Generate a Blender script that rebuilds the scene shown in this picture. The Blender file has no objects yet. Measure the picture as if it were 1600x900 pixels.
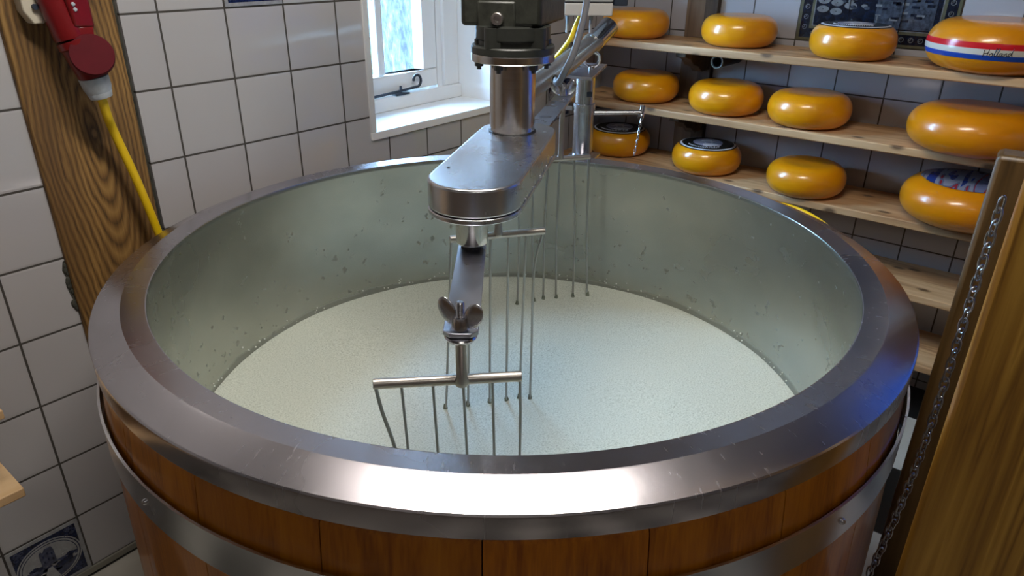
import bpy, bmesh, math, random
from mathutils import Vector, Matrix
random.seed(7)
SC = bpy.context.scene
COL = SC.collection
PI = math.pi
# ------------------------------------------------------------------ camera
cd = bpy.data.cameras.new('camera'); cam = bpy.data.objects.new('camera', cd); COL.objects.link(cam)
cd.sensor_width = 36; cd.sensor_fit = 'HORIZONTAL'; cd.lens = 1127.017/1600*36
cd.clip_start = .02; cd.clip_end = 200
cF = Vector((0.70418855, 0.5644952, -0.43065492)); cR = Vector((0.62874257, -0.77756285, 0.00887674)); cU = Vector((0.32985039, 0.27702198, 0.90247302))
m = Matrix((cR, cU, -cF)).transposed().to_4x4(); m.translation = (0, 0, 1.35)
cam.matrix_world = m
SC.camera = cam
# ------------------------------------------------------------------ view, world
SC.view_settings.view_transform = 'Standard'; SC.view_settings.look = 'None'
SC.view_settings.gamma = 1; SC.view_settings.use_curve_mapping = False
SC.view_settings.exposure = -0.75
w = bpy.data.worlds.new('sky'); SC.world = w; w.use_nodes = True
bg = w.node_tree.nodes['Background']; bg.inputs[0].default_value = (.40, .68, 1, 1); bg.inputs[1].default_value = 95.0
# room extents
YA, XB, XL, YF, ZC = 1.54827, 2.48179, -1.9, -2.3, 2.45
T = .15

def area(name, loc, sx, sy, power, col, rot=(0, 0, 0)):
    l = bpy.data.lights.new(name, 'AREA'); l.shape = 'RECTANGLE'; l.size = sx; l.size_y = sy; l.energy = power; l.color = col
    o = bpy.data.objects.new(name, l); COL.objects.link(o); o.location = loc; o.rotation_euler = rot
    return o
# portals only steer the sampling of the sky through the three window openings; they give no light of their own
sl = bpy.data.lights.new('sun', 'SUN'); sl.energy = 26; sl.angle = .02; sl.color = (.86, .93, 1)
so = bpy.data.objects.new('sun', sl); COL.objects.link(so); so.location = (-3, 4, 5)
so.rotation_euler = Vector((1, -.62, -1.5)).to_track_quat('-Z', 'Y').to_euler()
def portal(name, loc, sx, sy, rot):
    o = area(name, loc, sx, sy, 1, (1, 1, 1), rot); o.data.cycles.is_portal = True
portal('sky_portal_back', (1.59, 1.83, 1.40), .56, .98, (-PI/2, 0, 0))
portal('sky_portal_left', (XL-.11, -.35, 1.55), .5, .4, (0, -PI/2, 0))
portal('sky_portal_right', (XB+.13, -.70, 1.40), 1.5, 1.1, (0, PI/2, 0))
# lamps: centre, length, width, turn, emission, power
LAMPS = [((.62, .52), .86, .14, math.atan2(-.78, .63), 24, 34), ((-.5, -.75), .86, .10, math.atan2(-.78, .63), 8, 4)]

# ------------------------------------------------------------------ mesh helpers
def tag(o, label=None, cat=None, group=None, kind=None):
    if label: o['label'] = label
    if cat: o['category'] = cat
    if group: o['group'] = group
    if kind: o['kind'] = kind
    return o
def empty(name, loc, label, cat, group=None, kind=None):
    o = bpy.data.objects.new(name, None); COL.objects.link(o); o.location = loc; o.empty_display_size = .02
    return tag(o, label, cat, group, kind)
def wloc(o):
    v = Vector((0, 0, 0))
    while o: v = v + Vector(o.location); o = o.parent
    return v
def frame(d):
    d = Vector(d).normalized()
    a = Vector((0, 0, 1)) if abs(d.z) < .95 else Vector((1, 0, 0))
    x = d.cross(a).normalized(); return x, x.cross(d).normalized() * -1, d
class MB:
    def __init__(s): s.v = []; s.f = []; s.m = []; s.cur = 0
    def mat(s, i): s.cur = i; return s
    def add(s, vs, fs):
        b = len(s.v); s.v += [Vector(q) for q in vs]
        s.f += [tuple(b+i for i in f) for f in fs]; s.m += [s.cur]*len(fs); return s
    def box(s, a, b, rot=0, piv=None):
        (x0, y0, z0), (x1, y1, z1) = a, b
        vs = [(x, y, z) for z in (z0, z1) for x, y in ((x0, y0), (x1, y0), (x1, y1), (x0, y1))]
        if rot:
            px, py = piv or ((x0+x1)/2, (y0+y1)/2); c, q = math.cos(rot), math.sin(rot)
            vs = [(px+(x-px)*c-(y-py)*q, py+(x-px)*q+(y-py)*c, z) for x, y, z in vs]
        return s.add(vs, [(0, 3, 2, 1), (4, 5, 6, 7), (0, 1, 5, 4), (1, 2, 6, 5), (2, 3, 7, 6), (3, 0, 4, 7)])
    def prism(s, poly, z0, z1):
        n = len(poly)
        vs = [(x, y, z0) for x, y in poly]+[(x, y, z1) for x, y in poly]
        return s.add(vs, [tuple(range(n))[::-1], tuple(range(n, 2*n))]+[(i, (i+1) % n, n+(i+1) % n, n+i) for i in range(n)])
    def plate(s, poly3, nrm, t):   # polygon in 3d extruded by t along nrm
        n = len(poly3); nv = Vector(nrm)*t
        vs = [Vector(p) for p in poly3]+[Vector(p)+nv for p in poly3]
        return s.add(vs, [tuple(range(n))[::-1], tuple(range(n, 2*n))]+[(i, (i+1) % n, n+(i+1) % n, n+i) for i in range(n)])
    def cyl(s, p0, p1, r0, r1=None, n=32, caps=True):
        return s.tube([p0, p1], [r0, r0 if r1 is None else r1], n, caps)
    def tube(s, pts, r, n=16, caps=True):
        pts = [Vector(p) for p in pts]
        if not isinstance(r, (list, tuple)): r = [r]*len(pts)
        vs = []; fs = []; x = None
        for i, p in enumerate(pts):
            if i == 0: d = pts[1]-p
            elif i == len(pts)-1: d = p-pts[i-1]
            else: d = (pts[i+1]-p).normalized()+(p-pts[i-1]).normalized()
            d.normalize()
            if x is None: x = frame(d)[0]
            x = (x-d*x.dot(d)).normalized(); y = d.cross(x)
            for k in range(n):
                a = 2*PI*k/n; vs.append(p+(x*math.cos(a)+y*math.sin(a))*r[i])
        for i in range(len(pts)-1):
            for k in range(n):
                k2 = (k+1) % n; fs.append((i*n+k, i*n+k2, (i+1)*n+k2, (i+1)*n+k))
        if caps: fs += [tuple(range(n))[::-1], tuple(range((len(pts)-1)*n, len(pts)*n))]
        return s.add(vs, fs)
    def lathe(s, prof, c=(0, 0, 0), n=96, a0=0, a1=2*PI, axis=None):
        full = abs(a1-a0-2*PI) < 1e-6; m_ = n if full else n+1
        c = Vector(c); X, Y_, Z_ = frame(axis) if axis else (Vector((1, 0, 0)), Vector((0, 1, 0)), Vector((0, 0, 1)))
        vs = []; fs = []
        for r, z in prof:
            for k in range(m_):
                a = a0+(a1-a0)*k/n; vs.append(c+X*(r*math.cos(a))+Y_*(r*math.sin(a))+Z_*z)
        for i in range(len(prof)-1):
            for k in range(n):
                k2 = (k+1) % m_ if full else k+1
                fs.append((i*m_+k, i*m_+k2, (i+1)*m_+k2, (i+1)*m_+k))
        return s.add(vs, fs)
    def ellip(s, c, rx, ry, rz, M=None, n=24, k=12):
        vs = []; fs = []
        for i in range(k+1):
            t = -PI/2+PI*i/k
            for j in range(n):
                a = 2*PI*j/n; q = Vector((rx*math.cos(t)*math.cos(a), ry*math.cos(t)*math.sin(a), rz*math.sin(t)))
                vs.append(Vector(c)+(M @ q if M else q))
        for i in range(k):
            for j in range(n): fs.append((i*n+j, i*n+(j+1) % n, (i+1)*n+(j+1) % n, (i+1)*n+j))
        return s.add(vs, fs)
    def torus(s, c, R_, r, axis=(0, 0, 1), n=32, k=10, sx=1, X=None):
        A, B, D_ = frame(axis)
        if X is not None: A = Vector(X).normalized(); B = D_.cross(A)
        vs = []; fs = []
        for i in range(n):
            a = 2*PI*i/n; e = A*math.cos(a)+B*math.sin(a); ctr = Vector(c)+A*math.cos(a)*R_*sx+B*math.sin(a)*R_
            for j in range(k):
                b = 2*PI*j/k; vs.append(ctr+e*(r*math.cos(b))+D_*(r*math.sin(b)))
        for i in range(n):
            for j in range(k):
                fs.append((i*k+j, ((i+1) % n)*k+j, ((i+1) % n)*k+(j+1) % k, i*k+(j+1) % k))
        return s.add(vs, fs)
    def build(s, name, mats, parent=None, smooth=True, bevel=0, seg=2, label=None, cat=None, group=None, kind=None, loc=None, ang=35, merge=True):
        base = wloc(parent) if parent else Vector(loc or (0, 0, 0))
        me = bpy.data.meshes.new(name); me.from_pydata([v-base for v in s.v], [], s.f)
        if not isinstance(mats, (list, tuple)): mats = [mats]
        for q in mats: me.materials.append(q)
        for p, i in zip(me.polygons, s.m): p.material_index = i
        bm = bmesh.new(); bm.from_mesh(me)
        if merge: bmesh.ops.remove_doubles(bm, verts=bm.verts, dist=1e-6)
        bmesh.ops.recalc_face_normals(bm, faces=bm.faces)
        if smooth:
            for e in bm.edges:
                e.smooth = not (len(e.link_faces) == 2 and e.calc_face_angle(0) > math.radians(ang))
            for f in bm.faces: f.smooth = True
        bm.to_mesh(me); bm.free()
        o = bpy.data.objects.new(name, me); COL.objects.link(o)
        if parent: o.parent = parent
        else: o.location = base
        if bevel:
            b = o.modifiers.new('bevel', 'BEVEL'); b.width = bevel; b.segments = seg; b.limit_method = 'ANGLE'; b.angle_limit = math.radians(40)
            b.harden_normals = False
        return tag(o, label, cat, group, kind)

def text_poly(txt, size, font_shear=0, spacing=1.0):
    """text as triangles in the xy plane, centred: returns verts, faces"""
    cu = bpy.data.curves.new('t', 'FONT'); cu.body = txt; cu.size = size; cu.align_x = 'CENTER'; cu.align_y = 'CENTER'; cu.shear = font_shear
    cu.space_character = spacing; cu.resolution_u = 3
    ob = bpy.data.objects.new('t', cu); COL.objects.link(ob)
    bpy.context.view_layer.update()
    me = bpy.data.meshes.new_from_object(ob.evaluated_get(bpy.context.evaluated_depsgraph_get()))
    vs = [v.co.copy() for v in me.vertices]; fs = [tuple(p.vertices) for p in me.polygons]
    bpy.data.objects.remove(ob); bpy.data.curves.remove(cu); bpy.data.meshes.remove(me)
    return vs, fs

# ------------------------------------------------------------------ materials
def newmat(name):
    q = bpy.data.materials.new(name); q.use_nodes = True; nt = q.node_tree
    return q, nt, nt.nodes['Principled BSDF']
class G:
    """small node-graph writer"""
    def __init__(s, nt): s.nt = nt
    def n(s, t, **k):
        x = s.nt.nodes.new(t)
        for a, b in k.items(): setattr(x, a, b)
        return x
    def l(s, a, b): s.nt.links.new(a, b)
    def val(s, x, v):
        if hasattr(v, 'links') or hasattr(v, 'is_linked'): s.l(v, x)
        else: x.default_value = v
    def math(s, op, a, b=None, c=None):
        x = s.n('ShaderNodeMath', operation=op); s.val(x.inputs[0], a)
        if b is not None: s.val(x.inputs[1], b)
        if c is not None: s.val(x.inputs[2], c)
        return x.outputs[0]
    def co(s, scale=(1, 1, 1), rot=(0, 0, 0), loc=(0, 0, 0)):
        t = s.n('ShaderNodeTexCoord'); mp = s.n('ShaderNodeMapping')
        mp.inputs['Scale'].default_value = scale; mp.inputs['Rotation'].default_value = rot; mp.inputs['Location'].default_value = loc
        s.l(t.outputs['Object'], mp.inputs[0]); return mp.outputs[0]
    def noise(s, vec, scale, detail=4, rough=.5, dist=0):
        x = s.n('ShaderNodeTexNoise'); x.inputs['Scale'].default_value = scale; x.inputs['Detail'].default_value = detail
        x.inputs['Roughness'].default_value = rough; x.inputs['Distortion'].default_value = dist
        if vec is not None: s.l(vec, x.inputs['Vector'])
        return x.outputs['Fac']
    def ramp(s, fac, stops, interp='LINEAR'):
        x = s.n('ShaderNodeValToRGB'); x.color_ramp.interpolation = interp; cr = x.color_ramp
        while len(cr.elements) < len(stops): cr.elements.new(.5)
        for e, (p, c) in zip(cr.elements, stops):
            e.position = p; e.color = (*c, 1) if len(c) == 3 else c
        s.l(fac, x.inputs[0]); return x.outputs[0]
    def maprange(s, v, a, b, c=0, d=1):
        x = s.n('ShaderNodeMapRange'); s.val(x.inputs[0], v)
        for i, q in enumerate((a, b, c, d)): x.inputs[i+1].default_value = q
        return x.outputs[0]
    def mix(s, f, a, b, mode='MIX'):
        x = s.n('ShaderNodeMix', data_type='RGBA', blend_type=mode)
        s.val(x.inputs['Factor'], f)
        for k, v in ((6, a), (7, b)):
            if isinstance(v, tuple): x.inputs[k].default_value = (*v, 1) if len(v) == 3 else v
            else: s.l(v, x.inputs[k])
        return x.outputs[2]
    def bump(s, h, strength, dist, bsdf):
        x = s.n('ShaderNodeBump'); x.inputs['Strength'].default_value = strength; x.inputs['Distance'].default_value = dist
        s.l(h, x.inputs['Height']); s.l(x.outputs[0], bsdf.inputs['Normal'])
def plain(name, col, rough=.5, metal=0, noise=0, nscale=20, bump=0, coat=0):
    q, nt, b = newmat(name); g = G(nt)
    b.inputs['Base Color'].default_value = (*col, 1); b.inputs['Roughness'].default_value = rough; b.inputs['Metallic'].default_value = metal
    b.inputs['Coat Weight'].default_value = coat
    if noise or bump:
        f = g.noise(g.co(), nscale, 5, .6)
        if noise:
            g.l(g.ramp(f, [(.3, tuple(c*(1-noise) for c in col)), (.7, tuple(min(1, c*(1+noise)) for c in col))]), b.inputs['Base Color'])
        if bump: g.bump(f, .5, bump, b)
    return q
def tile_mat(name, axis, u0, z0, t=T, col=(.47, .465, .475), grout=(.05, .045, .038), rough=.09):
    q, nt, b = newmat(name); g = G(nt)
    tc = g.n('ShaderNodeTexCoord'); sp = g.n('ShaderNodeSeparateXYZ'); g.l(tc.outputs['Object'], sp.inputs[0])
    u = g.math('SUBTRACT', sp.outputs[axis], u0); z = g.math('SUBTRACT', sp.outputs[2], z0)
    du = g.math('PINGPONG', u, t/2); dz = g.math('PINGPONG', z, t/2)
    d = g.math('MINIMUM', du, dz)
    gm = g.maprange(d, .0019, .0026)
    cb = g.n('ShaderNodeCombineXYZ'); g.l(g.math('FLOOR', g.math('DIVIDE', u, t)), cb.inputs[0]); g.l(g.math('FLOOR', g.math('DIVIDE', z, t)), cb.inputs[1])
    wn = g.n('ShaderNodeTexWhiteNoise', noise_dimensions='3D'); g.l(cb.outputs[0], wn.inputs['Vector'])
    tone = g.ramp(wn.outputs['Value'], [(0, tuple(c*.93 for c in col)), (1, tuple(min(1, c*1.05) for c in col))])
    bl = g.noise(g.co(), 3, 3); tone = g.mix(g.maprange(bl, .3, .7, 0, .25), tone, tuple(c*.9 for c in (col[0], col[1]*.985, col[2]*.96)))
    g.l(g.mix(gm, grout, tone), b.inputs['Base Color'])
    g.l(g.maprange(gm, 0, 1, .8, rough), b.inputs['Roughness'])
    tl = g.n('ShaderNodeVectorMath', operation='SCALE'); g.l(wn.outputs['Color'], tl.inputs[0]); tl.inputs['Scale'].default_value = 1
    h = g.math('ADD', g.maprange(d, .0015, .006, 0, 1), g.math('MULTIPLY', g.noise(g.co(), 14, 2), .5))
    g.bump(h, .35, .0012, b)
    b.inputs['Specular IOR Level'].default_value = .6
    return q
def wood(name, c0, c1, c2, axis=2, scale=1, rough=.5, ring=22, coat=0, bump=.0006, knots=0, contrast=1.0, dist=3.0, fine=1.0, along=.8):
    q, nt, b = newmat(name); g = G(nt)
    sc = [9*scale]*3; sc[axis] = along*scale
    v = g.co(tuple(sc))
    n1 = g.noise(v, 1.3, 3, .55, .4)
    rings = g.math('FRACT', g.math('MULTIPLY', n1, ring))
    rings = g.math('PINGPONG', g.math('MULTIPLY', n1, ring), 1)
    sf = [260*scale]*3; sf[axis] = 7*scale
    n2 = g.noise(g.co(tuple(sf)), 1, 3, .6)
    f = g.math('ADD', g.math('MULTIPLY', rings, .62*contrast), g.math('MULTIPLY', n2, .5*fine))
    col = g.ramp(f, [(.1, c0), (.45, c1), (.85, c2)])
    big = g.noise(g.co(tuple([3*scale if i != axis else .7*scale for i in range(3)])), 1.2, 2)
    col = g.mix(g.maprange(big, .35, .7, 0, .55), col, c0, 'MULTIPLY') if False else g.mix(g.maprange(big, .4, .75, 0, .5), col, c0)
    if knots:
        vo = g.n('ShaderNodeTexVoronoi', feature='F1', voronoi_dimensions='2D'); vo.inputs['Scale'].default_value = 1
        tc = g.n('ShaderNodeTexCoord'); sp = g.n('ShaderNodeSeparateXYZ'); g.l(tc.outputs['Object'], sp.inputs[0]); cb = g.n('ShaderNodeCombineXYZ')
        o1, o2 = [k_ for k_ in range(3) if k_ != axis]
        g.l(g.math('MULTIPLY', sp.outputs[axis], 5.0*scale), cb.inputs[0]); g.l(g.math('MULTIPLY', g.math('ADD', sp.outputs[o1], sp.outputs[o2]), 9*scale), cb.inputs[1])
        wv = g.n('ShaderNodeVectorMath', operation='ADD'); g.l(cb.outputs[0], wv.inputs[0]); wv.inputs[1].default_value = (3.3, 1.7, 0)
        g.l(wv.outputs[0], vo.inputs['Vector'])
        k = g.maprange(vo.outputs['Distance'], .05, .12, 1, 0)
        col = g.mix(g.math('MULTIPLY', k, knots), col, tuple(c*.35 for c in c0))
    g.l(col, b.inputs['Base Color']); b.inputs['Roughness'].default_value = rough; b.inputs['Coat Weight'].default_value = coat
    b.inputs['Coat Roughness'].default_value = .12
    g.bump(f, .6, bump, b)
    return q
def steel(name, col=(.63, .63, .64), rough=.22, var=.1, aniso=0, scale=(40, 40, 1.5), bump=0, smudge=8):
    q, nt, b = newmat(name); g = G(nt)
    b.inputs['Metallic'].default_value = 1
    f = g.noise(g.co(scale), 4, 4, .6); s = g.noise(g.co(), smudge, 4, .6)
    g.l(g.mix(g.maprange(s, .35, .7, 0, .35), tuple(col), tuple(c*.8 for c in col)), b.inputs['Base Color'])
    g.l(g.math('ADD', g.maprange(f, .3, .7, rough-var/2, rough+var/2), g.maprange(s, .4, .7, 0, var)), b.inputs['Roughness'])
    b.inputs['Anisotropic'].default_value = aniso
    if bump: g.bump(f, .4, bump, b)
    return q

M = {}
M['tileA_right'] = tile_mat('white glazed tiles', 0, .7665, 1.2178)
M['tileA_left'] = tile_mat('white glazed tiles beside post', 0, .3603, 1.2178)
M['tileB'] = tile_mat('white glazed tiles by shelves', 1, 1.5772, 1.0791, col=(.40, .40, .43))  # same tiles as the back wall, shade put into the darker colour
M['plaster'] = plain('painted plaster', (.62, .60, .56), .7, noise=.05, nscale=8, bump=.001)
M['paint'] = plain('white gloss paint', (.86, .88, .89), .3, noise=.03, nscale=6)
M['trim'] = plain('off white window trim', (.66, .67, .68), .4, noise=.04, nscale=10)
M['ceiling'] = plain('aged ceiling boards', (.27, .235, .21), .8, noise=.15, nscale=4)
M['dark_beam'] = wood('dark ceiling beams', (.05, .03, .015), (.10, .06, .03), (.16, .1, .05), axis=0)
M['panel'] = wood('brown wainscot', (.10, .06, .03), (.2, .12, .06), (.3, .19, .1), axis=2, scale=.6)
M['oak_plain'] = wood('old oak', (.085, .045, .012), (.23, .13, .04), (.36, .22, .075), axis=2, ring=26, rough=.6, bump=.0012, knots=.8)
def oak_post_mat():
    q, nt, b = newmat('old oak post with knot'); g = G(nt)
    tc = g.n('ShaderNodeTexCoord'); sp = g.n('ShaderNodeSeparateXYZ'); g.l(tc.outputs['Object'], sp.inputs[0])
    kx, kz = .588-.583, 1.0035        # knot, in the post's own coordinates
    wob = g.noise(g.co((7, 7, 2.2)), 1.5, 4, .55)
    dx = g.math('ADD', g.math('SUBTRACT', sp.outputs[0], kx), g.math('MULTIPLY', g.math('SUBTRACT', wob, .5), .050))
    dz = g.math('MULTIPLY', g.math('SUBTRACT', sp.outputs[2], kz), .20)
    d = g.math('SQRT', g.math('ADD', g.math('MULTIPLY', dx, dx), g.math('MULTIPLY', dz, dz)))
    fr = g.math('PINGPONG', g.math('MULTIPLY', d, 210), 1)
    fine = g.noise(g.co((300, 300, 6)), 1, 4, .65)
    f = g.math('ADD', g.math('MULTIPLY', fr, .42), g.math('MULTIPLY', fine, .62))
    col = g.ramp(f, [(.22, (.035, .018, .005)), (.46, (.20, .105, .028)), (.80, (.37, .215, .065))])
    big = g.noise(g.co((9, 9, 1.2)), 1.2, 3)
    col = g.mix(g.maprange(big, .42, .66, 0, .7), col, (.085, .042, .014))
    rz = g.math('MULTIPLY', g.math('SUBTRACT', sp.outputs[2], kz), .62)
    dxx = g.math('SUBTRACT', sp.outputs[0], kx)
    rk = g.math('SQRT', g.math('ADD', g.math('MULTIPLY', dxx, dxx), g.math('MULTIPLY', rz, rz)))
    rk = g.math('ADD', rk, g.math('MULTIPLY', g.math('SUBTRACT', fine, .5), .01))
    col = g.mix(g.maprange(rk, .004, .026, .92, 0), col, (.025, .014, .006))
    col = g.mix(g.maprange(rk, .003, .0065, .9, 0), col, (.23, .13, .05))
    g.l(col, b.inputs['Base Color']); b.inputs['Roughness'].default_value = .62
    g.bump(f, .8, .0012, b)
    return q
M['oak'] = oak_post_mat()
M['oak_gold'] = wood('varnished near post', (.14, .058, .006), (.30, .15, .017), (.43, .235, .034), axis=2, ring=20, rough=.45, bump=.0008, scale=1.3, contrast=1.0, along=.22)
M['oak_dark'] = wood('dark stained post', (.05, .026, .008), (.10, .055, .016), (.15, .085, .03), axis=2, ring=8, rough=.42, bump=.0004)
M['pine'] = wood('pine shelf board', (.33, .18, .08), (.58, .36, .18), (.72, .50, .28), axis=1, ring=7, rough=.5, knots=.95, scale=1.0, contrast=.8, fine=.8)
M['birch'] = wood('pale board', (.52, .33, .16), (.66, .45, .24), (.72, .52, .3), axis=0, ring=5, rough=.5)
M['rack'] = wood('dark rack timber', (.03, .018, .01), (.06, .038, .022), (.1, .065, .04), axis=2, ring=8, rough=.7)
M['rack2'] = wood('brown rack timber', (.09, .06, .038), (.15, .1, .065), (.2, .14, .09), axis=2, ring=8, rough=.7)
M['mortar'] = plain('dark mortar', (.045, .045, .035), .95, noise=.5, nscale=60, bump=.004)
M['steel'] = steel('stainless steel', (.66, .66, .69), rough=.25, var=.03, aniso=.3, smudge=2, scale=(6, 6, 6))
M['steel_bright'] = steel('polished steel', (.62, .62, .65), .2, .05, 0, scale=(10, 10, 10))
M['steel_col'] = steel('turned steel shaft', (.72, .69, .67), .16, .08, .6, scale=(2, 2, 90))
M['steel_plate'] = steel('ground steel plate', (.60, .62, .70), .28, .06, 0, scale=(8, 8, 8), smudge=4)
M['steel_wire'] = steel('harp wire steel', (.40, .40, .39), .38, .04, 0, scale=(8, 8, 8))
M['steel_dull'] = steel('dull steel pipe', (.52, .48, .44), .32, .08, 0, scale=(8, 8, 8))
M['zinc'] = steel('zinc chain', (.5, .5, .52), .25, .1)
M['iron'] = plain('dark iron', (.02, .03, .05), .5)
M['cast'] = plain('grey green cast iron paint', (.030, .032, .025), .42, noise=.35, nscale=70, bump=.0016, coat=.1)
M['cast_blue'] = plain('grey painted casting base', (.026, .028, .024), .38, noise=.3, nscale=30, bump=.0006)
M['white_plastic'] = plain('off white enclosure', (.55, .53, .50), .5, noise=.05, nscale=20)
M['grey_plastic'] = plain('grey plastic', (.28, .29, .30), .45)
M['black'] = plain('black rubber', (.012, .012, .013), .55)
M['grey_cable'] = plain('grey cable sheath', (.20, .20, .215), .5)
M['yellow'] = plain('yellow cable sheath', (.78, .52, .005), .4)
M['red'] = plain('red socket plastic', (.16, .006, .008), .28, noise=.1, nscale=25)
M['red_dark'] = plain('dark red lid plastic', (.09, .004, .009), .65, noise=.1, nscale=25)
M['grey_collar'] = plain('worn grey collar', (.42, .46, .50), .55, noise=.2, nscale=50)
M['cream'] = plain('cream bracket', (.55, .50, .40), .6)
M['white'] = plain('white print', (.62, .62, .66), .35)
M['label_black'] = plain('black label print', (.010, .012, .012), .25)
M['label_grey'] = plain('lilac grey print', (.26, .26, .36), .3)
M['flag_red'] = plain('red stripe', (.60, .012, .02), .2)
M['flag_white'] = plain('white stripe', (.62, .6, .52), .2)
M['flag_blue'] = plain('blue stripe', (.012, .06, .36), .2)
M['delft_dark'] = plain('cobalt blue glaze', (.010, .016, .050), .12, noise=.7, nscale=120)
M['delft_mid'] = plain('washed blue glaze', (.06, .07, .12), .12, noise=.6, nscale=90)
M['delft_light'] = plain('pale glaze', (.30, .31, .32), .12, noise=.2, nscale=60)
M['mural_dark'] = plain('night blue glaze', (.006, .010, .022), .12, noise=.7, nscale=60)
M['mural_mid'] = plain('mural grey blue glaze', (.045, .055, .075), .12, noise=.7, nscale=70)
M['mural_light'] = plain('mural pale glaze', (.16, .17, .18), .15, noise=.3, nscale=60)
M['mural_frame'] = plain('mural olive frame', (.10, .10, .065), .2, noise=.2, nscale=60)
M['red_dark'].node_tree.nodes['Principled BSDF'].inputs['Specular IOR Level'].default_value = .15
# cheese wax
def wax(name, col):
    q, nt, b = newmat(name); g = G(nt)
    n = g.noise(g.co((1, 1, 2.5)), 7, 3, .5)
    g.l(g.ramp(n, [(.25, tuple(c*.86 for c in col)), (.75, tuple(min(1, c*1.06) for c in col))]), b.inputs['Base Color'])
    b.inputs['Roughness'].default_value = .30; b.inputs['Coat Weight'].default_value = .6; b.inputs['Coat Roughness'].default_value = .13
    b.inputs['Subsurface Weight'].default_value = .05; b.inputs['Subsurface Radius'].default_value = (.01, .004, .001)
    g.bump(g.noise(g.co(), 26, 3, .55), .35, .0010, b)
    return q
M['wax'] = wax('amber cheese wax', (.78, .305, .003))
M['wax_b'] = wax('orange cheese wax', (.78, .275, .003))
# shrink film on the labelled wheel
q, nt, b = newmat('printed cheese film'); g = G(nt)
wv = g.noise(g.co((3, 22, 1), rot=(0, 0, .5)), 1.0, 2, .5, .5)
g.l(g.ramp(wv, [(.0, (.02, .05, .25)), (.43, (.03, .07, .32)), (.44, (.26, .28, .36)), (.52, (.13, .15, .24)), (.55, (.3, .03, .05)), (.58, (.3, .03, .05)), (.585, (.16, .18, .30)), (.75, (.08, .1, .2))], 'CONSTANT'), b.inputs['Base Color'])
b.inputs['Roughness'].default_value = .15; g.bump(g.noise(g.co(), 45, 3), .6, .002, b)
M['film'] = q
# varnished staves
def stave_mat(name, k):
    q, nt, b = newmat(name); g = G(nt)
    base = [(.25, .065, .002), (.49, .155, .004), (.61, .22, .008)]
    f1 = g.noise(g.co((20, 20, 1.2), loc=(k*3.1, k*1.7, 0)), 1.5, 4, .55, .6)
    f2 = g.noise(g.co((240, 240, 5), loc=(k, 0, 0)), 1, 2, .5)
    f = g.math('ADD', g.math('MULTIPLY', f1, .75), g.math('MULTIPLY', f2, .25))
    g.l(g.ramp(f, [(.32, tuple(c*k for c in base[0])), (.5, tuple(c*k for c in base[1])), (.68, tuple(c*k for c in base[2]))]), b.inputs['Base Color'])
    b.inputs['Roughness'].default_value = .42; b.inputs['Coat Weight'].default_value = .3; b.inputs['Coat Roughness'].default_value = .09
    g.bump(f, .3, .0006, b)
    return q
M['stave_a'] = stave_mat('varnished stave', 1.0); M['stave_b'] = stave_mat('varnished stave darker', .84); M['stave_c'] = stave_mat('varnished stave lighter', 1.1)
# rim: brushed steel with radial scratches
VC = (.9404, .7683)
def rim_mat():
    q, nt, b = newmat('brushed rim steel'); g = G(nt)
    tc = g.n('ShaderNodeTexCoord'); sp = g.n('ShaderNodeSeparateXYZ'); g.l(tc.outputs['Object'], sp.inputs[0])
    ang = g.math('ARCTAN2', sp.outputs[1], sp.outputs[0])
    rad = g.math('SQRT', g.math('ADD', g.math('POWER', sp.outputs[0], 2), g.math('POWER', sp.outputs[1], 2)))
    cb = g.n('ShaderNodeCombineXYZ'); g.l(g.math('MULTIPLY', ang, 45), cb.inputs[0]); g.l(g.math('MULTIPLY', rad, 14), cb.inputs[1])
    sc = g.noise(cb.outputs[0], 2.6, 3, .6)
    sm = g.noise(g.co(), 5, 3, .5, 0)
    scr = g.maprange(sc, .60, .72)
    g.l(g.mix(g.maprange(sm, .35, .7, 0, .5), (.56, .53, .56), (.42, .39, .42)), b.inputs['Base Color'])
    b.inputs['Metallic'].default_value = 1
    r = g.math('ADD', g.maprange(sm, .3, .7, .20, .30), g.math('MULTIPLY', scr, .06))
    g.l(r, b.inputs['Roughness'])
    g.bump(sc, .2, .00012, b)
    return q
M['rim'] = rim_mat()
def liner_mat():
    q, nt, b = newmat('vat liner steel'); g = G(nt)
    tc = g.n('ShaderNodeTexCoord'); sp = g.n('ShaderNodeSeparateXYZ'); g.l(tc.outputs['Object'], sp.inputs[0])
    z = sp.outputs[2]
    sm = g.noise(g.co((1, 1, 1.5)), 4, 4, .5, 0)
    sp1 = g.noise(g.co(), 38, 4, .6)
    low = g.maprange(z, .52, .80, 1, 0)
    specks = g.math('MULTIPLY', g.maprange(g.math('ADD', sp1, g.math('MULTIPLY', low, .06)), .675, .70), 1)
    ring = g.math('MULTIPLY', g.maprange(g.math('ADD', z, g.math('MULTIPLY', g.noise(g.co((1, 1, .3)), 9, 4), .03)), .545, .552, 1, 0), .55)
    dirt = g.math('MAXIMUM', g.math('MULTIPLY', specks, .6), ring)
    col = g.mix(g.maprange(sm, .3, .7, 0, 1), (.50, .50, .45), (.39, .40, .36))
    g.l(g.mix(dirt, col, (.17, .18, .15)), b.inputs['Base Color'])
    g.l(g.math('SUBTRACT', .92, g.math('MULTIPLY', dirt, .5)), b.inputs['Metallic'])
    g.l(g.math('ADD', g.maprange(sm, .3, .7, .20, .30), g.math('MULTIPLY', dirt, .3)), b.inputs['Roughness'])
    g.bump(g.noise(g.co((60, 60, 1.5)), 3, 3), .15, .0004, b)
    return q
M['liner'] = liner_mat()
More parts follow.
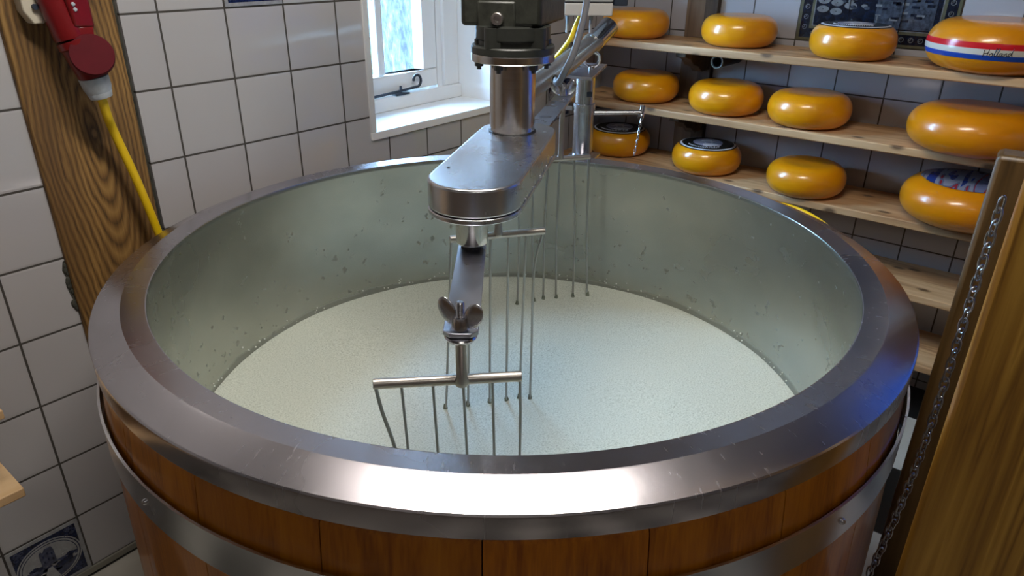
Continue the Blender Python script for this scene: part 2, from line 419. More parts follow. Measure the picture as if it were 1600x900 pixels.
def milk_mat():
    q, nt, b = newmat('curdling milk'); g = G(nt)
    n1 = g.noise(g.co(), 330, 3, .7); n2 = g.noise(g.co(), 2.6, 3, .5); n3 = g.noise(g.co(), 520, 2, .6)
    vo = g.n('ShaderNodeTexVoronoi', feature='F1'); vo.inputs['Scale'].default_value = 300; g.l(g.co(), vo.inputs['Vector'])
    base = g.ramp(n1, [(.30, (.28, .31, .25)), (.45, (.53, .565, .49)), (.68, (.68, .715, .64))])
    dots = g.maprange(n3, .66, .72)
    base = g.mix(g.math('MULTIPLY', dots, .7), base, (.20, .24, .18))
    base = g.mix(g.maprange(n2, .4, .65, 0, .22), base, (.56, .60, .52))
    g.l(base, b.inputs['Base Color']); b.inputs['Roughness'].default_value = .42
    b.inputs['Subsurface Weight'].default_value = .1; b.inputs['Subsurface Radius'].default_value = (.006, .005, .004)
    g.bump(g.math('ADD', g.math('MULTIPLY', vo.outputs['Distance'], .5), n1), .5, .0011, b)
    return q
M['milk'] = milk_mat()
M['clump'] = plain('grey green curd clinging to wire', (.16, .18, .14), .6, noise=.4, nscale=300)
M['foam'] = plain('dried foam flecks', (.75, .77, .72), .6)
def glass(name, tint):
    q, nt, b = newmat(name); g = G(nt); nt.nodes.remove(b)
    t = g.n('ShaderNodeBsdfTransparent'); t.inputs[0].default_value = (*tint, 1)
    gl = g.n('ShaderNodeBsdfGlossy'); gl.inputs['Roughness'].default_value = .0
    lw = g.n('ShaderNodeLayerWeight'); lw.inputs['Blend'].default_value = .12
    mx = g.n('ShaderNodeMixShader'); g.l(lw.outputs['Fresnel'], mx.inputs[0]); g.l(t.outputs[0], mx.inputs[1]); g.l(gl.outputs[0], mx.inputs[2])
    g.l(mx.outputs[0], nt.nodes['Material Output'].inputs['Surface'])
    return q
M['glass'] = glass('window glass', (.94, .97, 1)); M['glass_light_tint'] = glass('glass with added blue light tint', (.038, .056, .105))  # second one: tint added to dim daylight and turn rim reflections blue
def bark():
    q, nt, b = newmat('tree bark'); g = G(nt)
    n = g.noise(g.co((16, 16, 5)), 2, 5, .7, .2)
    g.l(g.ramp(n, [(.38, (.006, .007, .008)), (.52, (.026, .029, .029)), (.68, (.07, .072, .07))]), b.inputs['Base Color']); b.inputs['Roughness'].default_value = .9
    g.bump(n, 1, .02, b); return q
M['bark'] = bark()
M['leaf'] = plain('leaves', (.02, .06, .012), .6, noise=.4, nscale=20)
M['outwall'] = plain('house wall outside', (.6, .62, .64), .8)
M['outpanel'] = plain('grey blue door outside', (.012, .03, .038), .5)
M['paving'] = plain('pavement outside', (.3, .3, .3), .8, noise=.15, nscale=10)
def lampmat(name, s, c=(1, .93, .82)):
    q, nt, b = newmat(name); b.inputs['Base Color'].default_value = (.9, .9, .9, 1); b.inputs['Emission Color'].default_value = (*c, 1); b.inputs['Emission Strength'].default_value = s
    return q

# checker floor: 0.30 m black and cream tiles
def floor_mat():
    q, nt, b = newmat('checkered floor tiles'); g = G(nt)
    tc = g.n('ShaderNodeTexCoord'); sp = g.n('ShaderNodeSeparateXYZ'); g.l(tc.outputs['Object'], sp.inputs[0])
    u = g.math('SUBTRACT', sp.outputs[0], .18); v = g.math('SUBTRACT', sp.outputs[1], .04)
    par = g.math('FLOORED_MODULO', g.math('ADD', g.math('FLOOR', g.math('DIVIDE', u, .3)), g.math('FLOOR', g.math('DIVIDE', v, .3))), 2)
    d = g.math('MINIMUM', g.math('PINGPONG', u, .15), g.math('PINGPONG', v, .15))
    gm = g.maprange(d, .0012, .002)
    n = g.noise(g.co(), 12, 4)
    light = g.ramp(n, [(.3, (.46, .44, .38)), (.7, (.54, .52, .46))])
    col = g.mix(g.math('LESS_THAN', par, .5), (.008, .009, .009), light)
    g.l(g.mix(gm, (.06, .055, .05), col), b.inputs['Base Color']); b.inputs['Roughness'].default_value = .3
    return q
M['floor'] = floor_mat()

# ------------------------------------------------------------------ setting
S = dict(kind='structure')
MB().box((XL-.1, YF-.1, -.1), (XB+.1, YA+.1, 0)).build('floor', M['floor'], smooth=False, **S)
MB().box((XL-.1, YF-.1, ZC), (XB+.1, YA+.1, ZC+.1)).build('ceiling', M['ceiling'], smooth=False, **S)
WX0, WX1, WZ0, WZ1 = 1.30, 1.88, .8525, 1.90       # window opening in the back wall (outer edge of the trim)
PX0, PX1 = .478, .690                              # recess of the oak post in the tiling
wa = MB()
DY = 1.822
wa.mat(1).box((XL-.1, YA, 0), (PX0, DY, ZC))
wa.mat(2).box((PX0, YA+.010, 0), (PX1, DY, ZC))
wa.mat(0).box((PX1, YA, 0), (WX0, DY, ZC))
wa.box((WX0, YA, 0), (WX1, DY, WZ0)); wa.box((WX0, YA, WZ1), (WX1, DY, ZC)); wa.box((WX1, YA, 0), (XB+.1, DY, ZC))
wa.build('wall_back', [M['tileA_right'], M['tileA_left'], M['mortar']], smooth=False, **S)
wr_ = MB(); ry0, ry1, rz0, rz1 = -1.25, -.15, .65, 2.15
for a, b_ in (((XB, YF-.1, 0), (XB+.12, ry0, ZC)), ((XB, ry1, 0), (XB+.12, YA, ZC)), ((XB, ry0, 0), (XB+.12, ry1, rz0)), ((XB, ry0, rz1), (XB+.12, ry1, ZC))): wr_.box(a, b_)
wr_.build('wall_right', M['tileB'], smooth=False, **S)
# left wall with an unseen window opening, added for room light
wl = MB(); y0, y1, z0, z1 = -.55, -.15, 1.3, 1.8
for a, b_ in (((XL-.1, YF-.1, 1.0), (XL, y0, ZC)), ((XL-.1, y1, 1.0), (XL, YA, ZC)), ((XL-.1, y0, z1), (XL, y1, ZC)), ((XL-.1, y0, 1.0), (XL, y1, z0))): wl.box(a, b_)
wl.mat(1).box((XL-.1, YF-.1, 0), (XL, YA, 1.0))
wl.build('wall_left', [M['plaster'], M['panel']], smooth=False, **S)
wf = MB()
wf.mat(0)
wf.box((XL-.1, YF-.1, 1.0), (XB+.1, YF, ZC)); wf.mat(1).box((XL-.1, YF-.1, 0), (XB+.1, YF, 1.0))
wf.build('wall_front', [M['plaster'], M['panel']], smooth=False, **S)
for i, yy in enumerate((-1.7, -.75, .2, 1.15)):
    MB().box((XL, yy-.06, ZC-.13), (XB, yy+.06, ZC)).build('trim_%d' % (i+1), M['dark_beam'], bevel=.008, **S)
# windows out of view: frames with panes, left one added for light
def simple_window(name, axis, c, a0, a1, z0, z1, gm='glass'):
    r = empty(name, (0, 0, 0), None, None, kind='structure')
    f = MB()
    def bx(u0, u1, w0, w1, t=.025):
        if axis == 'x': f.box((c-t, u0, w0), (c+t, u1, w1))
        else: f.box((u0, c-t, w0), (u1, c+t, w1))
    bx(a0, a0+.05, z0, z1); bx(a1-.05, a1, z0, z1); bx(a0+.05, a1-.05, z0, z0+.05); bx(a0+.05, a1-.05, z1-.05, z1)
    mm = (a0+a1)/2; bx(mm-.015, mm+.015, z0+.05, z1-.05, .015); 
    f.build('window_frame', M['paint'], r, smooth=False)
    p = MB()
    if axis == 'x': p.box((c-.003, a0+.04, z0+.04), (c+.003, a1-.04, z1-.04))
    else: p.box((a0+.04, c-.003, z0+.04), (a1-.04, c+.003, z1-.04))
    p.build('pane', M[gm], r, smooth=False)
simple_window('added_window_2', 'x', XL-.05, -.55, -.15, 1.3, 1.8, 'glass_light_tint')  # unseen window put in as extra room light
simple_window('window_3', 'x', XB+.06, -1.25, -.15, .65, 2.15, 'glass_light_tint')
# skirting strip at the foot of the left tiling
MB().box((XL, YA-.006, .003), (1.6, YA, .018)).build('baseboard_back', plain('grey base strip', (.25, .24, .2), .7), smooth=False, **S)

# ---- window 1
W1 = empty('window_1', (1.59, YA, WZ0), None, None, kind='structure')
ix0, ix1, iz0, iz1 = 1.318, 1.862, .8745, 1.88
t = MB()
t.box((WX0, YA-.006, iz1), (WX1, YA+.03, WZ1))
t.box((WX0, YA-.006, iz0), (ix0, YA+.03, iz1)); t.box((ix1, YA-.006, iz0), (WX1, YA+.03, iz1))
t.build('window_trim', M['trim'], W1, bevel=.002)
t = MB()
t.box((WX0, YA+.03, iz0), (ix0, 1.82, WZ1)); t.box((ix1, YA+.03, iz0), (WX1, 1.82, WZ1)); t.box((ix0, YA+.03, iz1), (ix1, 1.82, WZ1))
t.build('window_reveal', M['paint'], W1, smooth=False)
MB().box((WX0, YA-.006, WZ0), (WX1, 1.82, iz0)).build('window_sill', M['paint'], W1, bevel=.002)
MB().box((ix0, 1.722, iz0), (ix1, 1.80, .917)).build('window_rail', M['paint'], W1, bevel=.003)
f = MB()   # fixed jambs and head
f.box((1.795, 1.735, .917), (ix1, 1.81, iz1)); f.box((ix0, 1.735, .917), (1.345, 1.81, iz1)); f.box((1.345, 1.735, iz1-.05), (1.795, 1.81, iz1))
f.build('window_frame', M['paint'], W1, bevel=.003)
f = MB()   # casement
cz0, cz1 = .922, iz1-.055
f.box((1.35, 1.742, cz0), (1.765, 1.788, .978)); f.box((1.35, 1.742, cz1-.05), (1.765, 1.788, cz1))
f.box((1.704, 1.742, .978), (1.765, 1.788, cz1-.05)); f.box((1.35, 1.742, .978), (1.39, 1.788, cz1-.05))
f.box((1.522, 1.752, .978), (1.548, 1.780, cz1-.05)); f.box((1.39, 1.752, 1.196), (1.704, 1.780, 1.222)); f.box((1.39, 1.752, 1.42), (1.704, 1.780, 1.445))
sash = f.build('casement', M['paint'], W1, bevel=.003)
for a, b_ in ((1.39, 1.522), (1.548, 1.704)):
    for c, d in ((.978, 1.196), (1.222, 1.42), (1.445, cz1-.05)):
        MB().box((a, 1.764, c), (b_, 1.767, d)).build('pane', M['glass'], sash, smooth=False)
MB().box((1.768, 1.745, .917), (1.792, 1.80, iz1-.05)).build('weather_strip', M['paint'], W1, smooth=False)
# window stay of black iron, curled end
s = MB(); pts = [(1.36, 1.728, .921)]
pts += [(1.45+.02*i, 1.726, .922+.0006*i*i) for i in range(0, 9)]
cx, cz = 1.655, .957
pts = [(1.36, 1.727, .922), (1.50, 1.727, .925), (1.60, 1.727, .929), (1.640, 1.727, .932)]
for i in range(14):
    a = -PI/2+.35+i*.34; rr_ = .021-.0006*i; pts.append((cx+rr_*math.cos(a), 1.727, cz-.004+rr_*math.sin(a)))
s.tube(pts, .0042, 10)
st = s.build('window_stay', M['iron'], None, label='black iron window stay with a curled end on the lower casement rail', cat='window stay', loc=(1.5, 1.727, .92))
for x in (1.43, 1.585):
    s = MB(); s.box((x-.03, 1.718, .917), (x+.03, 1.738, .9215)); s.build('stay_plate', M['iron'], st, smooth=False)
    MB().cyl((x, 1.727, .92), (x, 1.727, .944), .004, n=10).build('stay_pin', M['iron'], st)

# ---- outside
tr = MB(); rad = .135; c = (3.24, 3.5)
prof = []
import mathutils.noise as mn
n = 64; rows = 60; vs = []; fs = []
for i in range(rows):
    z = -.5+i*.06
    for k in range(n):
        a = 2*PI*k/n; r = rad*(1+.05*mn.noise(Vector((math.cos(a)*3, math.sin(a)*3, z*1.2)))+.03*abs(mn.noise(Vector((math.cos(a)*14, math.sin(a)*14, z*4))))) + max(0, .0-z)*.2
        vs.append((c[0]+r*math.cos(a), c[1]+r*math.sin(a), z))
for i in range(rows-1):
    for k in range(n): fs.append((i*n+k, i*n+(k+1) % n, (i+1)*n+(k+1) % n, (i+1)*n+k))
tr.add(vs, fs).build('tree_trunk', M['bark'], label='thick grey tree trunk standing outside the window', cat='tree', loc=(c[0], c[1], -.5))
MB().box((-3, 2.2, -.6), (9, 9, -.5)).build('pavement', M['paving'], smooth=False, label='pale pavement outside the window', cat='pavement', kind='stuff')
h = empty('house', (5.5, 7, -.5), 'pale house across the way seen through the window panes', 'house')
MB().box((2.5, 7, -.5), (9, 7.3, 3)).build('wall', M['outwall'], h, smooth=False)
for x in (4.9, 5.75, 6.6):
    MB().box((x, 6.94, -.3), (x+.42, 7.0, 1.3)).build('shutter', M['outpanel'], h, bevel=.01)
sh = empty('shrub', (4.42, 5.0, -.5), 'green leafy shrub outside behind the left window pane', 'shrub')
lf = MB()
for i in range(260):
    p = Vector((4.45+random.gauss(0, .16), 5.0+random.gauss(0, .16), max(-.3, .25+random.gauss(0, .22))))
    d1 = Vector((random.gauss(0, 1), random.gauss(0, 1), random.gauss(0, .6))).normalized(); d2 = d1.orthogonal().normalized()
    lf.add([p-d1*.05, p+d2*.02, p+d1*.05, p-d2*.02], [(0, 1, 2, 3)])
lf.build('foliage', M['leaf'], sh, smooth=False)
MB().tube([(4.45, 5, -.5), (4.44, 5.0, 0), (4.47, 5.02, .4)], [.03, .02, .01], 8).build('stem', M['bark'], sh)

# ------------------------------------------------------------------ ceiling lamps (first read from the rim highlight, second added as fill)
for i, ((x, y), sx, sy, rt, em, pw) in enumerate(LAMPS):
    lab = ['long white tube lamp on the ceiling above the near edge of the vat', 'unseen tube lamp added on the ceiling behind the viewer for room light'][i]
    r = empty('ceiling_lamp', (x, y, ZC-.14), lab, 'ceiling lamp')
    MB().box((x-sx/2-.02, y-sy/2-.02, ZC-.12), (x+sx/2+.02, y+sy/2+.02, ZC), rot=rt).build('housing', M['paint'], r, bevel=.006)
    MB().box((x-sx/2, y-sy/2, ZC-.135), (x+sx/2, y+sy/2, ZC-.12), rot=rt).build('diffuser', lampmat('lamp diffuser %d' % i, em), r, smooth=False)
    a = area('lamp_light', (x, y, ZC-.138), sx, sy, pw, (1, .94, .87)); a.parent = r; a.location = (0, 0, .002); a.rotation_euler = (0, 0, rt)

# ------------------------------------------------------------------ oak post in the wall
po = MB().box((.478, YA-.012, 0), (.6775, YA+.010, ZC)).build('oak_post', M['oak'], bevel=.004,
    label='broad old oak post with a knot set into the tiled wall behind the red socket', cat='post', loc=(.583, YA-.001, 0))
# rough filled hole in the tile beside the post
hm = MB(); pts = []
edge = [(.486, .765), (.474, .760), (.469, .742), (.474, .722), (.470, .700), (.473, .680), (.479, .662), (.480, .640), (.486, .626)]
poly = [(x, YA-.0015, z) for x, z in edge]+[(.4875, YA-.0015, .62), (.4875, YA-.0015, .77)]
hm.plate(poly, (0, 1, 0), .02)
random.seed(3)
for i in range(26):
    z = .63+random.random()*.125; x = .474+random.random()*.010
    hm.ellip((x, YA-.001, z), .004+.003*random.random(), .0035, .006+.004*random.random(), n=8, k=5)
hm.build('broken_tile_gap', M['mortar'], label='dark ragged gap of missing tile at the left edge of the oak post', cat='gap', loc=(.478, YA, .69))
# boards at the lower left
for nm, lab, x, y, z, th in (('wall_shelf', 'pale wooden shelf board at the lower left edge, the nearer and lower one', .2400, 1.3, .470, .0185),
                             ('wall_shelf', 'pale wooden shelf board just peeking in at the left edge above the other', .2490, 1.3, .631, .017)):
    r = MB().box((-.8, y, z-th), (x, YA-.003, z)).build(nm, M['birch'], bevel=.002, label=lab, cat='shelf', loc=(-.3, 1.42, z-th), group=None)
    MB().box((-.62, y+.02, z-th-.12), (-.595, YA-.003, z-th)).build('bracket', M['paint'], r, bevel=.002)

# ------------------------------------------------------------------ delft tiles
def delft(x0, z0, seed, label, medal=True):
    random.seed(seed)
    y = YA-.002; mb = MB()
    def q(pts, m_, k=1): mb.mat(m_).plate([(x0+a, y-.0004*k, z0+b) for a, b in pts], (0, 1, 0), .0004*k+.001)
    L = T-.004
    q([(.002, .002), (L+.002, .002), (L+.002, L+.002), (.002, L+.002)], 2)
    q([(.010, .010), (.140, .010), (.140, .140), (.010, .140)], 0, 2)
    C_ = (.075, .075)
    def ell(rx, rz, n=40, c=C_): return [(c[0]+rx*math.cos(2*PI*i/n), c[1]+rz*math.sin(2*PI*i/n)) for i in range(n)]
    q(ell(.066, .058), 2, 3); q(ell(.063, .055), 0, 4); q(ell(.061, .053), 2, 5); q(ell(.057, .049), 0, 6); q(ell(.0555, .0475), 2, 7)
    # landscape: trees, gate tower, water
    low = [(C_[0]+.0555*math.cos(a), C_[1]+.0475*math.sin(a)) for a in [PI+.05+i*(PI-.1)/20 for i in range(21)]]
    q(low, 1, 8)
    for i in range(26):
        a = C_[0]+random.uniform(-.045, .045); b = C_[1]+random.uniform(-.028, .006)
        q([(a+random.uniform(.004, .009)*math.cos(t_)*1.4, b+random.uniform(.003, .006)*math.sin(t_)) for t_ in [k*2*PI/9 for k in range(9)]], random.choice((0, 0, 1, 2)), 9+i % 3)
    q([(.058, .07), (.058, .108), (.062, .113), (.066, .108), (.07, .116), (.084, .116), (.087, .106), (.087, .07)], 1, 13)
    for a, b in ((.063, .095), (.072, .1), (.08, .095), (.063, .08), (.08, .08), (.0715, .085)): q([(a, b), (a+.003, b), (a+.003, b+.006), (a, b+.006)], 0, 14)
    q([(.084, .05), (.118, .058), (.118, .07), (.084, .064)], 0, 14)
    q([(.05, .03), (.085, .03), (.076, .062), (.066, .062)], 2, 14)
    for sx in (0, 1):
        for sz in (0, 1):
            for k in range(9):
                a = .014+random.random()*.022; b = .014+random.random()*.018
                if sx: a = .15-a
                if sz: b = .15-b
                mb.mat(1).torus((x0+a, y-.0012, z0+b), .0025+random.random()*.002, .0006, axis=(0, 1, 0), n=10, k=4)
    return mb.build('delft_tile', [M['delft_dark'], M['delft_mid'], M['delft_light']], smooth=False, label=label, cat='tile', loc=(x0+.075, y, z0))
delft(.2103, .0178, 1, 'blue and white painted tile with an oval medallion at the foot of the left wall')
delft(2.1165, .7678, 2, 'blue painted tile low in the corner behind the steel pipes')
delft(.9165, 1.2178, 3, 'blue painted tile high on the wall left of the window, mostly cut off')

# ------------------------------------------------------------------ tile mural on the shelf wall
def mural():
    ya, yb, z0, z1 = .825, .379, 1.081, 1.677; x = XB-.003
    mb = MB(); random.seed(5)
    def q(pts, m_, k=1): mb.mat(m_).plate([(x-.0005*k, a, b) for a, b in pts], (1, 0, 0), .0005*k+.001)
    def rc(a0, a1, b0, b1, m_, k): q([(a0, b0), (a1, b0), (a1, b1), (a0, b1)], m_, k)
    rc(ya, yb, z0, z1, 3, 1); rc(ya-.008, yb+.008, z0+.008, z1-.008, 0, 2)
    rc(ya-.036, yb+.036, z0+.036, z1-.036, 3, 3); rc(ya-.044, yb+.044, z0+.044, z1-.044, 2, 4); rc(ya-.047, yb+.047, z0+.047, z1-.047, 0, 5)
    # scrolls on the border
    def scroll(a, b): 
        mb.mat(2).torus((x-.0016, a, b), .0065, .0011, axis=(1, 0, 0), n=16, k=4); mb.torus((x-.0016, a+.003, b+.002), .003, .001, axis=(1, 0, 0), n=10, k=4)
    a = ya-.05
    while a > yb+.03: scroll(a, z0+.022); a -= .026
    b = z0+.04
    while b < z1-.03: scroll(ya-.022, b); scroll(yb+.022, b); b += .03
    # scene: floor stones, wheels of cheese on planks, table, sacks
    rc(.60, .44, z0+.05, z0+.16, 1, 6)
    for i in range(40):
        a = .44+random.random()*.15; b = z0+.055+random.random()*.12
        rc(a, a+.012+.01*random.random(), b, b+.007, random.choice((0, 1, 2)), 7+i % 2)
    for (a, b) in ((.755, z0+.095), (.715, z0+.09), (.755, z0+.12), (.715, z0+.115), (.675, z0+.108), (.755, z0+.15), (.72, z0+.15)):
        q([(a+.018*math.cos(t_), b+.010*math.sin(t_)) for t_ in [k*2*PI/20 for k in range(20)]], 2, 8)
        q([(a+.002*math.cos(t_), b+.0012*math.sin(t_)) for t_ in [k*2*PI/8 for k in range(8)]], 0, 9)
    for i in range(30):
        a = .61+random.random()*.09; b = z0+.1+random.random()*.12
        q([(a+.009*math.cos(t_), b+.005*math.sin(t_)) for t_ in [k*2*PI/10 for k in range(10)]], random.choice((1, 1, 2)), 7+i % 3)
    rc(.60, .585, z0+.085, z0+.088, 2, 9); rc(.595, .592, z0+.05, z0+.088, 2, 9)
    q([(.56, z0+.14), (.49, z0+.14), (.475, z0+.155), (.50, z0+.17), (.58, z0+.17), (.585, z0+.155)], 2, 9)
    rc(.78, .44, z0+.30, z0+.33, 1, 7); rc(.70, .5, z0+.36, z0+.46, 1, 8)
    for yy in (.677, .527): mb.mat(0).box((x-.006, yy-.001, z0), (x-.004, yy+.001, z1))
    for zz in (1.229, 1.379, 1.529): mb.mat(0).box((x-.006, yb, zz-.001), (x-.004, ya, zz+.001))
    mb.build('tile_mural', [M['mural_dark'], M['mural_mid'], M['mural_light'], M['mural_frame']], smooth=False,
             label='dark blue tile mural with a scrolled border on the wall behind the top shelf', cat='mural', loc=(x, .6, z0))
mural()

# ------------------------------------------------------------------ shelf rack: boards, upright
SZ = [1.06, .85, .645, .431, .215]
names = ['topmost', 'second', 'third', 'fourth, empty,', 'lowest, empty,']
for i, z in enumerate(SZ):
    mb = MB()
    xf = 2.225
    mb.box((xf, -.08, z-.024), (XB-.004, YA-.006, z))
    o = mb.build('shelf_board', M['pine'], bevel=.0035, loc=(2.35, .3+i*.37, z-.024),
        label=['knotty pine board, topmost of the shelves, under the striped cheese', 'knotty pine board, second shelf from the top', 'knotty pine board, third shelf down, under the film-wrapped cheese',
               'bare pine board, fourth shelf down, right of the vat rim', 'bare pine board, lowest shelf, above the floor'][i], cat='shelf', group='pine cheese shelves')
r = empty('shelf_upright', (2.43, 1.13, 0), 'dark timber upright with stepped brackets carrying the cheese shelves', 'shelf support')
segs = [(0, SZ[4]-.0245)]+[(SZ[k]+.0005, SZ[k-1]-.0245) for k in (4, 3, 2, 1)]+[(SZ[0]+.0005, 1.9)]
for a, b_ in segs:
    MB().box((2.466, 1.1395, a), (XB-.001, 1.211, b_)).build('wall_board', M['rack2'], r, bevel=.002)
    MB().box((2.455, 1.092, a), (XB-.001, 1.139, b_)).build('post', M['rack'], r, bevel=.002)
for z in SZ:
    p = [(2.26, z-.0245), (2.26, z-.04), (2.30, z-.05), (2.33, z-.072), (2.365, z-.08), (2.395, z-.10), (2.4545, z-.10), (2.4545, z-.0245)]
    for ya_, yb_ in ((1.096, 1.132),):
        MB().plate([(a, ya_, b) for a, b in p], (0, 1, 0), yb_-ya_).build('bracket', M['rack'], r, bevel=.002)
# a second upright right of view line
r = empty('shelf_upright', (2.43, -.04, 0), 'timber upright of the cheese shelves beyond the right posts', 'shelf support')
for a, b_ in segs: MB().box((2.38, -.07, a), (XB-.002, -.02, b_)).build('post', M['rack'], r, bevel=.002)
# conduit end under the top shelf
cm = MB(); cm.lathe([(.0150, 0), (.0205, 0), (.0205, .16), (.0150, .16), (.0150, .003)], (2.315, 1.010, 1.009), n=32, axis=(1, 0, 0))
c_ = cm.build('pipe_stub', M['black'], label='short dark pipe stub with a pale rim under the top shelf', cat='pipe', loc=(2.315, 1.01, 1.009))
MB().torus((2.314, 1.010, 1.009), .0195, .0016, axis=(1, 0, 0)).build('rim', plain('teal grey plastic', (.35, .45, .45), .4), c_, label='pale rim of the pipe')

# ------------------------------------------------------------------ cheeses
def cheese_prof(r, h, bf=.42, n=22):
    bb = bf*r; pr = [(.0001, 0), (r-bb-.01, .0)]
    for i in range(n+1):
        t_ = -PI/2+PI*i/n; ct, st_ = math.cos(t_), math.sin(t_)
        e = .86
        pr.append((r-bb+bb*math.copysign(abs(ct)**e, ct), h/2+h/2*math.copysign(abs(st_)**.95, st_)))
    pr += [(r-bb-.012, h-.0006), (.0001, h-.001)]
    return pr
def make_cheese(name, r, h, label, group, wax='wax', bf=.42):
    e = empty(name, (0, 0, 0), label, 'cheese', group)
    MB().lathe(cheese_prof(r, h, bf), (0, 0, 0), n=72).build('rind', M[wax], e, ang=60)
    return e
def copy_tree(o, parent=None):
    c = o.copy(); COL.objects.link(c); c.parent = parent
    for ch in list(o.children): copy_tree(ch, c)
    return c
SMALL = dict(r=.118, h=.094)
proto = make_cheese('round_cheese', .118, .093, '', 'plain orange cheese wheels on the shelves')
GRP = 'plain orange cheese wheels on the shelves'
spots = [
    (2.340, 1.336, 1.06, .985, .2, 'plain orange cheese wheel at the left end of the top shelf, behind the pipes'),
    (2.356, .967, 1.06, 1.0, 1.3, 'plain orange cheese wheel, second from the left on the top shelf, beside the mural'),
    (2.348, 1.280, .85, .99, 2.3, 'plain orange cheese wheel, leftmost on the second shelf'),
    (2.335, .973, .85, 1.02, .7, 'plain orange cheese wheel, second from the left on the second shelf'),
    (2.330, .698, .85, 1.04, 3.1, 'plain orange cheese wheel in the middle of the second shelf, left of the big one'),
    (2.306, .663, .645, 1.01, 4.0, 'plain orange cheese on the third shelf between a black-labelled and the film-wrapped one'),
]
for i, (x, y, z, s_, a, lab) in enumerate(spots):
    o = proto if i == 0 else copy_tree(proto)
    o.location = (x, y, z+.0003); o.rotation_euler = (0, 0, a); o.scale = (s_, s_, s_*(1.03 if i > 1 else 1)); o['label'] = lab
# label disc builder
LPROF = cheese_prof(.117, .093, .37)
def rad_z(q):
    up = [p for p in LPROF if p[1] > .046]
    for (r0, z0), (r1, z1) in zip(up, up[1:]):
        if r1 <= q <= r0 and r0 > r1: return z1+(z0-z1)*(q-r1)/(r0-r1)
    return .093
def label_disc(parent, r, z, rot):
    """round printed label with black field, white ring and a portrait in a brimmed hat"""
    mb = MB()
    def ell(R_, k, m_, n=56): mb.mat(m_).prism([(R_*math.cos(2*PI*i/n), R_*math.sin(2*PI*i/n)) for i in range(n)], z-.001, z+.0004*k)
    ell(.076, 2, 1)
    def zz(q): return rad_z(q)
    mb.mat(1).lathe([(.070, zz(.070)+.0006)]+[(q*.001, zz(q*.001)+.0006) for q in range(72, 97, 2)], (0, 0, z-.0925), n=64)
    mb.mat(0).lathe([(q*.001, zz(q*.001)+.0010) for q in (87, 89, 91, 93)], (0, 0, z-.0925), n=64)
    c_, s_ = math.cos(rot), math.sin(rot)
    def P(pts, m_, k): mb.mat(m_).prism([(r*(a*c_-b*s_), r*(a*s_+b*c_)) for a, b in pts], z-.001, z+.0004*k)
    P([(.56*math.cos(t_)+.02, .58*math.sin(t_)+.08) for t_ in [i*2*PI/40 for i in range(40)]], 2, 4)          # grey roundel
    P([(-.30, -.42), (-.22, -.16), (-.10, -.08), (-.14, .1), (-.02, .2), (.16, .16), (.2, 0), (.12, -.12), (.3, -.2), (.42, -.4), (.2, -.5), (-.1, -.52)], 0, 5)   # bust
    P([(-.10, -.06), (-.08, .1), (.0, .16), (.12, .12), (.14, -.02), (.06, -.12)], 2, 6)   # face
    P([(-.36, .12), (-.2, .2), (-.16, .38), (.06, .46), (.24, .36), (.22, .2), (.42, .16), (.2, .12), (-.1, .13)], 0, 7)   # brimmed hat
    for txt, size, py in (('1974', .24, -.70),):
        vs, fs = text_poly(txt, size*r, spacing=1.25)
        mb.mat(3).add([((v.x)*c_-(v.y+py*r)*s_, (v.x)*s_+(v.y+py*r)*c_, z+.0036) for v in vs], fs)
    # ring of small lettering
    for i in range(20):
        a = PI*.78+i*.085
        mb.mat(3).box((r*.80*math.cos(a)-.0015, r*.80*math.sin(a)-.0009, z), (r*.80*math.cos(a)+.0015, r*.80*math.sin(a)+.0009, z+.0032), rot=a)
    base = wloc(parent); mb.v = [v+base for v in mb.v]
    return mb.build('label_disc', [M['white'], M['label_black'], M['label_grey'], M['white']], parent, smooth=False, label='black round label with a hatted head and white ring')
for (x, y, z, lab, rot) in (
    (2.314, .607, 1.06, 'orange cheese wheel with a black round label on the top shelf before the mural', -1.1),
    (2.342, 1.372, .645, 'orange cheese with a black round label, leftmost on the third shelf behind the chain', -.9),
    (2.334, 1.014, .645, 'orange cheese wheel with a black round label, second from the left on the third shelf', -.9)):
    e = empty('labelled_cheese', (x, y, z+.0003), lab, 'cheese', 'cheese wheels with a black round label')
    MB().lathe(cheese_prof(.117, .093, .37), (x, y, z+.0003), n=72).build('rind', M['wax'], e, ang=60)
    label_disc(e, .088, .0925, rot)
# big wheels
def big(x, y, z, r, h, lab, name='large_cheese', wax='wax_b', bf=.46):
    e = empty(name, (x, y, z+.0003), lab, 'cheese')
    MB().lathe(cheese_prof(r, h, bf), (x, y, z+.0003), n=96).build('rind', M[wax], e, ang=60)
    return e
big(2.313, .250, .85, .165, .118, 'large plain orange cheese wheel at the right end of the second shelf')
e = big(2.330, .255, 1.06, .165, .127, 'large orange cheese wheel with a red white and blue band on the top shelf')
# flag band following the wheel
pr = cheese_prof(.165, .127, .46, 44)
def rad_at(z):
    pts = [p for p in pr if p[0] > .05]
    for (r0, z0), (r1, z1) in zip(pts, pts[1:]):
        if z0 <= z <= z1 and z1 > z0: return r0+(r1-r0)*(z-z0)/(z1-z0)
    return .16
mb = MB()
bands = [(.041, .053, 2), (.053, .067, 1), (.067, .081, 0)]
for a, b_, m_ in bands:
    mb.mat(m_).lathe([(rad_at(a+(b_-a)*k/4)+.0006, a+(b_-a)*k/4) for k in range(5)], (2.330, .255, 1.0603), n=96)
band = mb.build('flag_band', [M['flag_red'], M['flag_white'], M['flag_blue']], e, label='red, white and blue band')
